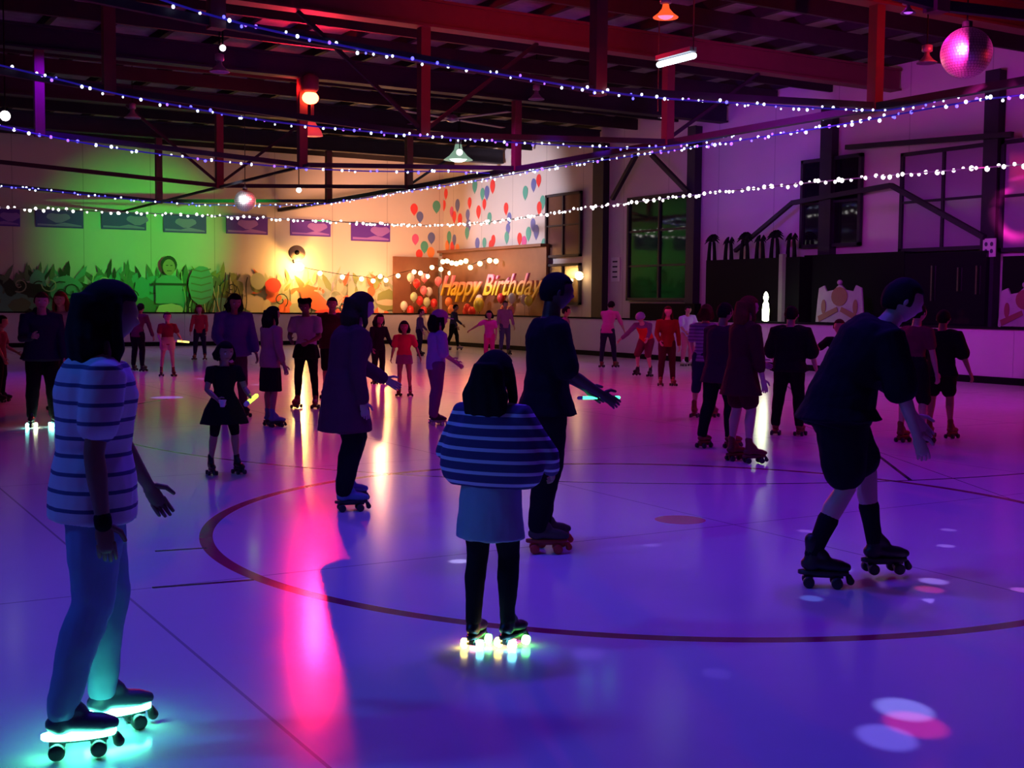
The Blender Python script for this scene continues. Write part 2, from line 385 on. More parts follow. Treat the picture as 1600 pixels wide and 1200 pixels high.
# palm trees cut from dark board, on the black cabinet
def palm(px_, tall, label):
    q = on(0, XW-.75, px_, 404); q.z = on(0, XW-.9, 1176, 404).z
    t = empty('palm_ornament', q, label=label, cat='palm ornament', group='palm ornaments on the black cabinet')
    for s in (-1, 1):
        b = MB(); b.tube([(0, s*.13, 0), (0, s*.12, .25), (0, s*.09, .50)], [.06, .05, .045], 8); b.build('trunk', M_black, t, True)
    b = MB()
    for k in range(6 if tall else 4):
        for s in (-1, 1):
            a = radians(-10+k*24); L = .29 if tall else .2; z = .5 if not tall else .56
            b.tube([(0, s*.04, z), (0.02*k, s*(.04+L*.5*cos(a)), z+L*.5*sin(a)+.05), (.02*k, s*(.04+L*cos(a)), z+L*sin(a)*.7-.04)], [.035, .03, .008], 6)
    b.build('frond', M_black, t, True)
for i, (px_, tall) in enumerate([(1112, 1), (1138, 0), (1163, 1), (1187, 0), (1210, 1), (1236, 0)]):
    palm(px_, tall, ['leftmost', 'second from the left', 'third from the left', 'fourth from the left', 'fifth from the left', 'rightmost'][i]+(' twin-trunked black palm ornament with wide fronds on cabinet' if tall else ' twin-trunked black palm ornament with short fronds on cabinet'))

# baseboard lines
b = MB(); b.box((5, YW-.02, .1), (38, .04, .2)); struct('baseboard_back', b, M_black)
b = MB(); b.box((XW-.02, 19, .1), (.04, 54, .2)); struct('baseboard_right', b, M_black)

# ---------------------------------------------------------------- rink barrier
M_bar = varied('barrier_white', (.60, .57, .62), (.50, .48, .55), 1.2, .3)
XB, YB, HB = 22.2, 44.3, 1.19
def barrier(label, a, c, n, nrm):
    a, c = V(a), V(c); t = empty('rink_barrier', a, label=label, cat='barrier'); d = c-a; L = d.length; u = d.normalized(); nrm = V(nrm)
    for k in range(n):
        b = MB(); p, q = u*(L*k/n+.004)+V((0, 0, .66)), u*(L*(k+1)/n-.004)+V((0, 0, .66)); b.bar(p, q, .08, 1.02); b.build('panel', M_bar, t)
    b = MB(); b.bar(V((0, 0, HB-.01)), d+V((0, 0, HB-.01)), .16, .05); b.build('top_rail', M_black, t)
    b = MB(); b.bar(V((0, 0, .075))-nrm*.02, d+V((0, 0, .075))-nrm*.02, .1, .15); b.build('kick_strip', M_black, t)
barrier('long white barrier with black kick strip below the mural wall', (-13.9, YB, 0), (XB+.05, YB, 0), 15, (0, 1, 0))
barrier('long white barrier with black kick strip along the window side', (XB, YB-.1, 0), (XB, -8, 0), 21, (1, 0, 0))

# ---------------------------------------------------------------- back wall: banners, mural
def bw(x, y): return on(1, YW, x, y)
M_ban = mat('banner_purple', (.09, .02, .42), .6); M_banl = mat('banner_pale', (.30, .14, .62), .6)
for i, (x0, x1, y0, y1, lab) in enumerate([(-34, 31, 326, 353, 'purple banner cut by the left edge of the picture'), (55, 130, 328, 356, 'wide purple banner with pale swirl above the dim mural end'),
        (158, 228, 331, 359, 'purple banner with pale picture, high on the brightest green wall'), (255, 322, 336, 364, 'purple banner just left of the small mirror ball'),
        (353, 418, 338, 366, 'purple banner right below the small mirror ball'), (453, 516, 343, 369, 'purple banner above the wall fan'), (548, 609, 348, 377, 'rightmost purple banner, on the orange wall')]):
    p0, p1 = bw(x0, (y0+y1)/2), bw(x1, (y0+y1)/2); z0 = bw((x0+x1)/2, y1).z; z1 = bw((x0+x1)/2, y0).z
    t = empty('banner', ((p0.x+p1.x)/2, YW-.03, z0), label=lab, cat='banner', group='purple banners high on the back wall')
    W, h = p1.x-p0.x, z1-z0
    b = MB(); b.box((0, 0, h/2), (W, .02, h)); b.build('cloth', M_ban, t)
    b = MB(); r = random.Random(i)
    pts = [(-W*.46, .06), (W*.46, .06), (W*.46, h*.16), (W*.1, h*.3), (-W*.1, h*.18), (-W*.46, h*.2)]
    b.poly([V((p[0], -.012, p[1])) for p in pts], (0, -.006, 0))
    cx = (r.random()-.2)*W*.4
    b.poly([V((cx+W*.25*cos(a), -.012, h*.58+h*.25*sin(a)*(1+.3*sin(3*a)))) for a in [2*pi*k/14 for k in range(14)]], (0, -.006, 0))
    b.build('printed_picture', M_banl, t)

def blob(cx, cz, rx, rz, n=18, j=.12, seed=0, y=0):
    r = random.Random(seed); return [V((cx+rx*cos(2*pi*k/n)*(1+j*(r.random()-.5)*2), y, cz+rz*sin(2*pi*k/n)*(1+j*(r.random()-.5)*2))) for k in range(n)]
MU = [mat('mural_green', (.12, .20, .12), .8), mat('mural_teal', (.12, .34, .28), .8), mat('mural_dark', (.025, .045, .03), .8), mat('mural_olive', (.25, .30, .10), .8),
      mat('mural_cream', (.55, .52, .36), .8), mat('mural_orange', (.75, .16, .06), .8), mat('mural_skin', (.36, .30, .18), .8), mat('mural_red', (.65, .06, .05), .8), mat('mural_sage', (.36, .42, .28), .8)]
b = MB(); r = random.Random(3)
XM0, XM1 = 6.0, 22.3
coat = [0]
def stain(ci, pts, lay):                            # every dab of paint lies a hair over the one before
    b.cur = ci; coat[0] += 1; b.add([p+V((0, -.0002*coat[0], 0)) for p in pts], [tuple(range(len(pts)))])
def leaf(cx, cz, L, wd, a, ci, lay):
    d = V((cos(a), 0, sin(a))); e = V((-sin(a), 0, cos(a))); c0 = V((cx, 0, cz)); stain(ci, [c0, c0+d*L*.3+e*wd, c0+d*L*.7+e*wd*.7, c0+d*L, c0+d*L*.7-e*wd*.7, c0+d*L*.3-e*wd], lay)
x = XM0
while x < XM1:
    hh = 2.15+.22*sin(x*1.3)+.12*sin(x*3.1+1)+.12*r.random(); ci = 0 if x < 13.5 else (3 if x < 15.8 else 8)
    stain(ci, [V((x, 0, .35)), V((x+.42, 0, .35)), V((x+.42, 0, hh-.1+.1*r.random())), V((x+.2, 0, hh+.1)), V((x, 0, hh-.1))], 0); x += .4
for k in range(210):
    cx = XM0+(XM1-XM0)*r.random(); lim = (0, 1, 2, 0) if cx < 12.5 else ((3, 0, 2, 3) if cx < 15.8 else (8, 8, 3, 5, 4))
    leaf(cx, 1.9+.45*r.random(), .35+.5*r.random(), .05+.09*r.random(), pi/2+r.uniform(-.9, .9), r.choice(lim), 1)
paint = stain
for k in range(120):
    cx = XM0+.4+(XM1-XM0-.8)*r.random(); lim = (0, 1, 2, 1) if cx < 12 else ((1, 3, 0) if cx < 15.6 else (4, 8, 5, 4, 3))
    paint(r.choice(lim), blob(cx, .9+1.4*r.random(), .15+.4*r.random(), .12+.35*r.random(), seed=k), 1+k % 3)
def stroke(ci, pts, w, lay):
    pts = [V((p[0], 0, p[1])) for p in pts]
    for a, c in zip(pts, pts[1:]):
        d = (c-a).normalized(); nn = V((-d.z, 0, d.x))*w/2; paint(ci, [a-nn-d*w*.3, c-nn+d*w*.3, c+nn+d*w*.3, a+nn-d*w*.3], lay)
for k in range(26):                                 # long curling strokes
    cx = 13.2+2.4*(k/26); lean = .5*sin(k*.8)
    stroke(2 if k % 3 else 4, [(cx+lean*s*s*.5+.08*sin(s*5+k), 1.0+s*1.7*(1-.1*(k % 4))) for s in [q/8 for q in range(9)]], .035, 5)
for k in range(24):
    cx = XM0+1+(XM1-XM0-2)*r.random(); rr = .15+.3*r.random(); cz = 1.2+1.1*r.random()
    stroke(r.choice((2, 2, 4, 8)), [(cx+rr*(1-q/22)*cos(q*.45+k), cz+rr*(1-q/22)*sin(q*.45+k)) for q in range(18)], .04, 6)
# the painted figure with folded arms
fx = bw(262, 450).x
paint(2, blob(fx, 2.95, .30, .33, j=.04), 7); paint(6, blob(fx, 2.85, .23, .30, j=.02), 8)
paint(1, [V((fx+x_, 0, z_)) for x_, z_ in ((-.5, 1.5), (.45, 1.5), (.5, 2.3), (.25, 2.55), (-.25, 2.55), (-.5, 2.35))], 7)
stroke(2, [(fx-.62, 2.22), (fx+.62, 2.22)], .09, 9); stroke(2, [(fx-.1, 2.92), (fx-.04, 2.92)], .03, 9); stroke(2, [(fx+.06, 2.92), (fx+.12, 2.92)], .03, 9); stroke(2, [(fx-.07, 2.72), (fx+.09, 2.72)], .025, 9)
paint(4, blob(fx, 1.25, .5, .26, seed=5), 7)
ex = bw(312, 440).x; paint(1, blob(ex, 2.2, .48, .75, j=.05, seed=4), 7)
for k in range(5): stroke(0, [(ex-.38, 1.75+k*.26), (ex, 1.68+k*.26), (ex+.36, 1.78+k*.26)], .05, 9)
rx = bw(424, 432).x; paint(7, blob(rx, 2.25, .32, .28, j=.08), 7)
ox = bw(475, 450).x; paint(5, [V((ox+x_, 0, z_)) for x_, z_ in ((-.3, 2.2), (.5, 2.0), (1.2, 1.35), (.5, 1.25), (-.1, 1.5))], 7)
paint(8, blob(bw(400, 425).x, 2.4, .3, .32, j=.05), 7); paint(7, blob(bw(510, 474).x, 1.2, .55, .12, j=.05), 7)
o = b.build('wall_mural', MU, loc=(0, YW-.006, 0)); tag(o, 'long graffiti mural of leafy swirls and a figure with folded arms on the back wall', 'mural')

# speaker-like fan on the wall beside the warm lamp
q = bw(458, 396); q.y = YW-.25
t = empty('wall_fan', q, label='round wall fan on a bent arm just above the bright yellow lamp', cat='fan')
b = MB(); b.tube([(0, .2, -.35), (-.1, 0, -.3), (-.08, -.08, 0)], .035, 8); b.build('arm', M_black, t, True)
b = MB(); b.loft([(V((.0, -.10, 0)), V((1, 0, 0)), .33, V((0, .25, .97)), .30), (V((0, -.22, .02)), V((1, 0, 0)), .33, V((0, .25, .97)), .30)], 24); b.build('cage', varied('fan_grey', (.3, .25, .22), (.2, .17, .15), 20), t, True)
b = MB(); b.ball((-.03, -.25, .02), .1, 10); b.build('motor', M_black, t, True)

# ---------------------------------------------------------------- party corner
M_warm = mat('warm_bulb', (1, .8, .5), .5, emit=(1, .62, .25), es=9)
q = on(1, YW-.35, 466, 417)
t = empty('wall_lamp', q, label='glaring yellow lamp under the wall fan', cat='lamp')
b = MB(); b.ball((0, 0, 0), .16, 14, (1.5, .6, 1)); b.build('bulb', mat('flare_lamp', (1, .8, .5), .5, emit=(1, .62, .18), es=70), t, True)
b = MB(); b.box((0, .2, 0), (.12, .28, .12)); b.build('bracket', M_black, t)
point('wall_lamp_light', q+V((0, -.4, 0)), (1, .44, .09), 260, .12)
pts = [(500, 423), (535, 429), (565, 432), (583, 435), (594, 428), (603, 434), (622, 427), (647, 421), (657, 423), (668, 428), (675, 414), (689, 417), (703, 423)]
t = empty('festoon_light', (0, 0, 0), label='sagging string of warm round bulbs from the yellow lamp to the party corner', cat='string light')
P3 = [on(1, YW-.45, 470, 417)]+[on(1, YW-.45, *p) for p in pts[:8]]+[on(1, YW-1.0, *p) for p in pts[8:]]
b = MB(); b.tube(P3, .012, 5); b.build('cable', M_black, t, True)
for p in P3[1:]:
    b = MB(); b.ball((0, 0, 0), .095, 10); b.build('bulb', M_warm, t, True, p-V((0, 0, .1)))
t = empty('festoon_light', (0, 0, 0), label='bunched string of warm bulbs along the top of the party backdrop', cat='string light')
P3 = [on(0, XW-.6, *p) for p in [(692, 405), (699, 404), (706, 407), (713, 408), (720, 406), (728, 404), (735, 414), (750, 408), (765, 403), (775, 404)]]
b = MB(); b.tube(P3, .012, 5); b.build('cable', M_black, t, True)
for p in P3:
    b = MB(); b.ball((0, 0, 0), .10, 10); b.build('bulb', M_warm, t, True, p-V((0, 0, .1)))
t = empty('festoon_light', (0, 0, 0), label='three warm bulbs inside the lower window by the white wall end', cat='string light')
for i, p in enumerate([(879, 441), (893, 438), (905, 431)]):
    b = MB(); b.ball((0, 0, 0), .06 if i < 2 else .15, 10); b.build('bulb', M_warm, t, True, on(0, XW-.3, *p))
b = MB(); b.tube([on(0, XW-.26, *p) for p in [(870, 440), (893, 437), (912, 430)]], .015, 5); b.build('cable', M_black, t)
point('party_light', on(0, XW-1.6, 735, 415), (1, .36, .10), 70, .3)
point('party_light', on(1, YW-1.4, 600, 420), (1, .42, .12), 130, .3)
M_brown = varied('brown_backdrop', (.22, .09, .045), (.15, .055, .03), 3, .6)
t = empty('party_backdrop', (XW-.3, YW-.3, 0), label='brown board backdrop folded around the party corner', cat='backdrop')
a = bw(620, 430).x; b = MB(); zt = bw(655, 402).z; b.box(((a-XW)/2, .12, zt/2), (XW-a-.1, .1, zt)); b.build('board', M_brown, t)
c = rw(856, 420).y; zt = rw(760, 392).z; b = MB(); b.box((.12, (c-YW)/2, zt/2), (.1, YW-c-.1, zt)); b.build('board', M_brown, t)
b = MB(); b.box((.0, (c-YW)/2, zt+.05), (.35, YW-c-.1, .1)); b.build('shelf', M_brown, t)
# lettering
def text_mesh(body, size, ext, shear=.3):
    cu = bpy.data.curves.new('txt', 'FONT'); cu.body = body; cu.size = size; cu.extrude = ext; cu.shear = shear; cu.bevel_depth = size*.018; cu.align_x = 'CENTER'; cu.align_y = 'CENTER'; cu.offset = -size*.004
    o = bpy.data.objects.new('txt', cu); COL.objects.link(o); bpy.context.view_layer.update()
    dg = bpy.context.evaluated_depsgraph_get(); me = bpy.data.meshes.new_from_object(o.evaluated_get(dg)); bpy.data.objects.remove(o); me.materials.clear(); return me
def two_tone(name, lo, hi, z, soft=.1):
    m = mat(name, lo, .35); t = NT(m); tc = t.n('ShaderNodeTexCoord'); sx = t.n('ShaderNodeSeparateXYZ'); t.l(tc.outputs['Object'], sx.inputs[0])
    f = t.math('ADD', t.math('DIVIDE', t.math('SUBTRACT', sx.outputs[1], z), soft), .5); f = t.math('MINIMUM', t.math('MAXIMUM', f, 0), 1)
    t.l(t.mix(f, lo, hi), t.b.inputs['Base Color']); return m
ya, yb = on(0, XW-.75, 686, 445), on(0, XW-.75, 846, 445)
me = text_mesh('Happy Birthday', 1.45, .03, .5); xs = [v.co.x for v in me.vertices]; sc = abs(ya.y-yb.y)/(max(xs)-min(xs))
me.materials.append(two_tone('party_letters', (.85, .62, .05), (1, .25, .42), .12, .5))
o = bpy.data.objects.new('birthday_lettering', me); COL.objects.link(o)
o.matrix_world = Matrix.Translation((XW-.75, (ya.y+yb.y)/2, on(0, XW-.75, 765, 447).z)) @ Matrix(((0, 0, -1, 0), (-1, 0, 0, 0), (0, 1, 0, 0), (0, 0, 0, 1))) @ Matrix.Diagonal((sc, .78, 1, 1))
tag(o, 'large pink and yellow Happy Birthday lettering in front of the brown backdrop', 'sign')
# balloons
BC = {'w': ('pale white', (.75, .72, .66)), 'r': ('red', (.75, .05, .05)), 'p': ('pink', (.85, .25, .30)), 'g': ('pale green', (.50, .62, .35)), 'o': ('orange', (.85, .28, .08)), 'y': ('yellow', (.75, .68, .06)),
      'b': ('blue', (.12, .16, .42)), 'm': ('magenta', (.65, .10, .30)), 't': ('teal', (.08, .38, .30))}
def bmat(k): return mat('balloon_'+BC[k][0].replace(' ', '_'), BC[k][1], .3)
lbls = []
def balloon(pxx, pyy, k, label, big=1.0):
    x, y = pxx, pyy
    p = on(1, YW-1.1, x, y) if x < 690 else on(0, XW-1.0, x, y)
    d_ = (len(lbls) % 3-1)*.22; lbls.append(1)
    if x < 690: p.y += d_
    else: p.x += d_
    t = empty('balloon', p, label=label, cat='balloon', group='balloons in the party corner')
    b = MB(); R = []
    for i in range(1, 12):
        a = pi*i/12; rr = .15*big*sin(a)*(1 if a > pi/2 else (.62+.38*sin(a))); R.append((V((0, 0, -cos(a)*.20*big)), V((1, 0, 0)), rr, V((0, 1, 0)), rr))
    b.loft(R, 16); b.build('skin', bmat(k), t, True)
    b = MB(); b.loft([(V((0, 0, -.235*big)), V((1, 0, 0)), .022, V((0, 1, 0)), .022), (V((0, 0, -.195*big)), V((1, 0, 0)), .01, V((0, 1, 0)), .01)], 8); b.build('knot', bmat(k), t)
    b = MB(); b.tube([(0, 0, -.22*big), (.03, 0, -.6), (0, 0, -p.z+.01)], .004, 4, cap=False); b.build('string', M_black, t)
BL = [(638, 434, 'w', 'pale balloon under the highest left bulb of the corner'), (651, 443, 'r', 'red balloon right of the topmost pale balloon'), (667, 434, 'p', 'pink balloon highest beside the lettering'), (681, 440, 'p', 'pink balloon touching the letter H'),
 (662, 454, 'p', 'pink balloon in the middle of the left bunch'), (674, 456, 'w', 'white balloon right in the middle of the left bunch'), (643, 464, 'g', 'pale green balloon on the left of the bunch'), (667, 472, 'g', 'pale green balloon low in the bunch above the cap'),
 (635, 478, 'w', 'white balloon lowest on the left, above the barrier'), (652, 470, 'r', 'small red balloon between the two green ones'), (678, 474, 'r', 'red balloon above the pink capped girl'), (645, 485, 'r', 'red balloon half behind the barrier, left'),
 (658, 486, 'r', 'red balloon half behind the barrier, second from left'), (701, 472, 'o', 'orange balloon under the first letters'), (741, 468, 'w', 'narrow pale balloon under the middle letters'), (756, 476, 'y', 'big yellow balloon under the lettering'),
 (730, 482, 'r', 'red balloon left of the big yellow balloon'), (721, 487, 'r', 'red balloon behind the barrier under the letter y'), (745, 487, 'r', 'red balloon low, touching the big yellow balloon'), (800, 466, 'w', 'white balloon under the end of the lettering'),
 (811, 468, 'w', 'white balloon nearest the tall man in black'), (806, 486, 'p', 'pink balloon low under the two white ones'), (826, 470, 'y', 'yellow balloon behind the shoulder of the tall man'), (775, 466, 'r', 'red balloon above the two pink children'), (713, 484, 'o', 'orange balloon behind the barrier under the lettering'), (788, 484, 'r', 'red balloon behind the head of the pink child')]
for x, y, k, lab in BL: balloon(x, y, k, lab, 1.4 if k == 'y' and x < 800 else 1.0)
# balloons painted on the walls
def decal(x, y, k, i):
    side = x >= 688
    p = rw(x, y) if side else bw(x, y); L = V((0, -1, 0)) if side else V((1, 0, 0)); nrm = V((-1, 0, 0)) if side else V((0, -1, 0))
    rr = random.uniform(.155, .20); b = MB(); o3 = nrm*.004
    pts = []
    for j in range(20):
        a = 2*pi*j/20; c, s_ = cos(a), sin(a); f = 1 if s_ > 0 else (1-.45*s_*s_)
        pts.append(L*(rr*c*f)+V((0, 0, rr*1.25*s_*(1 if s_ > 0 else 1.25)))+o3)
    b.poly(pts, nrm*.006)
    b.poly([L*(-.03)+V((0, 0, -rr*1.7))+o3, L*.03+V((0, 0, -rr*1.7))+o3, V((0, 0, -rr*1.45))+o3], nrm*.006)
    o = b.build('balloon_decal', bmat(k)); o.location = p
    return o, p, side
DC = [(647,326,'r'),(656,338,'b'),(682,322,'t'),(649,373,'m'),(663,385,'t'),(674,371,'b'),(655,397,'r'),(673,394,'o'),(697,302,'r'),(690,312,'b'),(694,320,'r'),(706,330,'m'),(710,338,'r'),(715,320,'b'),(734,316,'r'),(731,335,'b'),(719,342,'r'),(732,352,'b'),(730,363,'t'),(754,302,'t'),(761,300,'b'),(757,318,'r'),(770,290,'r'),(791,325,'r'),(796,340,'b'),(794,357,'b'),(792,370,'t'),(702,370,'t'),(710,374,'b'),(699,384,'o'),(707,386,'r'),(715,389,'o'),(746,380,'b'),(757,379,'t'),(767,383,'r'),(771,375,'r'),(821,300,'t'),(834,288,'b'),(842,281,'r'),(848,315,'t'),(843,324,'r'),(833,350,'b'),(838,361,'b'),(826,364,'t'),(812,372,'r'),(819,378,'m'),(850,382,'t'),(742,290,'t'),(748,330,'r'),(765,340,'t')]
def place_word(x, y):
    h = 'just under the blue lights' if y < 306 else ('in the upper group' if y < 330 else ('near the white bulb string' if y < 352 else ('below the white bulb string' if y < 376 else 'low, just above the backdrop')))
    s = 'on the mural wall left of the corner' if x < 688 else ('close to the wall corner' if x < 722 else ('over the start of the lettering' if x < 752 else ('over the middle of the lettering' if x < 800 else 'beside the tall window')))
    return h, s
seen = {}
for i, (x, y, k) in enumerate(DC):
    o, p, side = decal(x, y, k, i); h, s_ = place_word(x, y); key = (k, h, s_); seen.setdefault(key, []).append((o, x, y))
for (k, h, s_), L in seen.items():
    L.sort(key=lambda a: a[1])
    for n_, (o, x, y) in enumerate(L):
        pre = '' if len(L) == 1 else ('leftmost ' if n_ == 0 else ('rightmost ' if n_ == len(L)-1 else 'middle '))
        tag(o, f'{pre}{BC[k][0]} painted balloon {h}, {s_}', 'painted balloon', 'balloons painted on the corner walls')

# ---------------------------------------------------------------- signs, posters, lit bottle
M_white = mat('white_board', (.7, .68, .72), .5)
q = on(0, XW-.03, 962, 421); t = empty('wall_sign', q, label='small white upright notice on the dark column', cat='sign')
b = MB(); b.box((0, 0, 0), (.03, .48, .80)); b.build('board', M_white, t)
b = MB()
for k in range(4): b.box((-.02, .02, .26-k*.17), (.012, .26, .05))
b.build('printed_lines', M_steel, t)
q = on(0, XW-.345, 1546, 387); t = empty('dotted_sign', q, label='white square sign with four dark dots on the column', cat='sign')
b = MB(); b.box((0, 0, 0), (.03, .34, .42)); b.build('board', M_white, t)
b = MB()
for sy in (-1, 1):
    for sz in (-1, 1): b.loft([(V((-.02-d, sy*.075, sz*.08)), V((0, 1, 0)), .04, V((0, 0, 1)), .05) for d in (0, .01)], 12)
b.build('dots', mat('dot_violet', (.05, .02, .12), .5), t)
M_post = varied('poster_pale', (.42, .38, .44), (.28, .24, .32), 5, .6); M_posd = mat('poster_red', (.22, .05, .07), .6)
def poster(px0, px1, py0, py1, label, x):
    a, c = on(0, x, px0, 470), on(0, x, px1, 470); z0 = max(on(0, x, (px0+px1)/2, py1).z, HB+.02); z1 = on(0, x, (px0+px1)/2, py0).z
    W, h = abs(a.y-c.y), z1-z0; t = empty('standing_board', (x, (a.y+c.y)/2, z0), label=label, cat='board')
    pts = [(-.5, 0), (.5, 0), (.47, .55), (.44, .93), (.33, 1.0), (.28, .84), (.12, .88), (0, 1.05), (-.12, .88), (-.28, .84), (-.33, 1.0), (-.44, .93), (-.47, .55)]
    b = MB(); b.poly([V((0, -u*W, v*h)) for u, v in pts], (.04, 0, 0)); b.build('board', M_post, t)
    b = MB()
    def sh(ps, l): b.poly([V((-.004*l, -u*W, v*h)) for u, v in ps], (-.008, 0, 0))
    for s in (-1, 1): sh([(s*.33+.05*cos(a), .42+.2*sin(a)) for a in [2*pi*k/14 for k in range(14)]], 1)
    sh([(.17*cos(a), .70+.26*sin(a)) for a in [2*pi*k/16 for k in range(16)]], 1)
    sh([(-.42, .0), (-.02, .30), (-.05, .42), (-.45, .16)], 2); sh([(.42, .0), (.45, .16), (.05, .42), (.02, .30)], 2)
    b.build('painting', M_posd, t)
    b = MB(); b.ball((0, 0, h*1.08), .07, 10); b.build('finial', M_post, t, True)
    b = MB(); b.bar((.1, -W*.3, -z0), (.1, -W*.3, h*.3), .05); b.bar((.1, W*.3, -z0), (.1, W*.3, h*.3), .05); b.build('stand', M_black, t)
poster(1275, 1350, 446, 507, 'pale crown-shaped painted board with red figure behind the barrier', XB+.7)
poster(1560, 1645, 450, 513, 'pale crown-shaped painted board cut by the right picture edge', XB+.7)
q = on(0, XB+.02, 1196, 505); q.z = HB+.015
t = empty('bottle_lamp', q, label='glowing white bottle-shaped lamp standing on the barrier', cat='lamp')
M_glow = mat('bottle_glow', (.9, 1, .8), .5, emit=(.85, 1, .62), es=11)
def rev(b, prof, n=16, c=(0, 0, 0)):
    c = V(c); b.loft([(c+V((0, 0, z)), V((1, 0, 0)), r_, V((0, 1, 0)), r_) for r_, z in prof], n)
b = MB(); rev(b, [(.04, .0), (.085, .03), (.09, .3), (.075, .45), (.045, .52)]); b.build('body', M_glow, t, True)
b = MB(); rev(b, [(.035, .53), (.06, .57), (.065, .64), (.045, .72), (.015, .77)]); b.build('cap', M_glow, t, True)
b = MB(); rev(b, [(.07, -.005), (.07, .005)]); b.build('base', M_black, t)
point('bottle_lamp_light', q+V((-.25, -.1, .5)), (.8, 1, .55), 9, .1)

# ---------------------------------------------------------------- ceiling fittings
M_shade = mat('lamp_shade', (.32, .28, .36), .35, .3)
def pendant(x, y, wpx, Y, label, glow=None, es=0, power=0, top=7.81, shade=None):
    q = on(1, Y, x, y); D = proj(q)[2]; R = wpx/2*D/FPX; h = R*1.1
    t = empty('pendant_lamp', q, label=label, cat='pendant lamp')
    b = MB(); rev(b, [(R*.22, h*.95), (R*.3, h*.6), (R*.62, h*.25), (R, 0), (R*.97, -.01), (R*.5, h*.28), (R*.15, h*.5)], 20); b.build('shade', shade or M_shade, t, True)
    b = MB(); rev(b, [(.05, h*.9), (.09, h*1.0), (.09, h*1.5), (.04, h*1.6)], 12); b.build('gear_case', M_shade, t, True)
    b = MB(); b.tube([(0, 0, h*1.5), (0, 0, max(.1, top-q.z))], .012, 6, cap=False); b.build('hanger', M_black, t)
    if glow:
        b = MB(); b.ball((0, 0, R*.15), R*.62, 12, (1, 1, .5)); b.build('bulb', mat('bulb_'+label[:12], (1, 1, 1), .5, emit=glow, es=es), t, True)
    else:
        b = MB(); b.ball((0, 0, R*.25), R*.35, 12, (1, 1, .7)); b.build('bulb', mat('unlit_bulb', (.5, .45, .5), .2), t, True)
    return q
q = pendant(1040, 27, 40, 15.2, 'red-orange glowing pendant lamp at the top edge', glow=(1, .18, .35), es=1.5, shade=mat('hot_shade', (.8, .2, .1), .4, emit=(1, .10, .02), es=1.1))
pendant(716, 250, 46, 34, 'pale lit pendant lamp with wide shade under the trusses', glow=(.75, 1, .8), es=5, shade=mat('lit_shade', (.5, .6, .5), .4, emit=(.5, .9, .65), es=.35))
pendant(1448, 98, 32, 14.6, 'unlit wide pendant lamp left of the big mirror ball')
pendant(343, 112, 32, 24, 'unlit violet pendant lamp at upper left'); pendant(207, 184, 26, 33, 'small unlit pendant lamp, far left of the roof')
pendant(838, 155, 26, 26.5, 'unlit pendant lamp left of the fluorescent tube'); pendant(1036, 184, 16, 30, 'small white pendant lamp below the fluorescent tube', glow=(.8, .85, 1), es=2)
pendant(1419, 20, 24, 13, 'violet lit pendant lamp above the big mirror ball', glow=(.5, .1, 1), es=1.0)
# bright bare bulbs
for x, y, r_, Y, lab in [(8, 181, 8, 26, 'big bare white bulb at the left picture edge'), (348, 75, 5, 22.4, 'bare white bulb near the upper left roof'), (467, 297, 4.2, 35, 'small bare white bulb under the tie bar beside the red lamp'), (718, 238, 5, 33, 'bare white bulb right on the pale pendant lamp')]:
    q = on(1, Y, x, y); D = proj(q)[2]; t = empty('bare_bulb', q, label=lab, cat='bulb')
    b = MB(); b.ball((0, 0, 0), r_*D/FPX, 12); b.build('globe', mat('white_globe', (1, 1, 1), .5, emit=(1, .98, .92), es=4), t, True)
    b = MB(); b.tube([(0, 0, 0), (0, 0, 7.81-q.z)], .015, 6); b.build('flex', M_black, t)
# red par lamp on the truss
t = empty('red_par_lamp', RED, label='glaring red spot lamp hanging from the roof truss', cat='lamp')
b = MB(); b.ball((0, 0, 0), .17, 14, (1.2, 1, .9)); b.build('lens', mat('red_lens', (1, .3, .2), .4, emit=(1, .09, .03), es=24), t, True)
b = MB(); rev(b, [(.12, .12), (.2, .2), (.2, .48), (.1, .56)], 14); b.build('housing', M_redlit, t, True)
b = MB(); b.bar((0, 0, .5), (0, .2, 7.05-RED.z), .05); b.bar((.05, 0, -.1), (.05, 0, -.5), .06); b.build('bracket', M_redlit, t)
q = on(1, 29.5, 487, 206); t = empty('red_cone_lamp', q, label='small red-lit cone lamp below the glaring red lamp', cat='lamp')
b = MB(); rev(b, [(.28, -.1), (.24, .02), (.12, .18), (.06, .3)], 16); b.build('shade', mat('red_lit_cone', (.8, .15, .12), .4, emit=(1, .06, .08), es=.5), t, True)  # reflected red light put into the shade's colour and glow
b = MB(); b.bar((0, 0, .25), (0, 0, 7.81-q.z), .03); b.build('hanger', M_steel, t)
# fluorescent batten
a, c = on(1, 18.6, 1030, 101), on(1, 17.4, 1084, 87)
t = empty('fluorescent_light', a, label='short white fluorescent tube light under the roof', cat='tube light')
b = MB(); b.tube([V((0, 0, 0)), c-a], .055, 10); b.build('tube', mat('fluoro', (1, 1, 1), .5, emit=(.75, 1, 1), es=3), t, True)
b = MB(); b.bar(V((0, .02, .12)), c-a+V((0, .02, .12)), .14, .08); b.build('batten', M_shade, t)
b = MB(); b.bar((0, .02, .1), (0, .02, 7-a.z), .02); b.bar(c-a+V((0, .02, .1)), V((c.x-a.x, c.y-a.y+.02, 7-a.z)), .02); b.bar((0, .02, .1), (0, .02, -.85), .015); b.build('hanger', M_chrome, t)
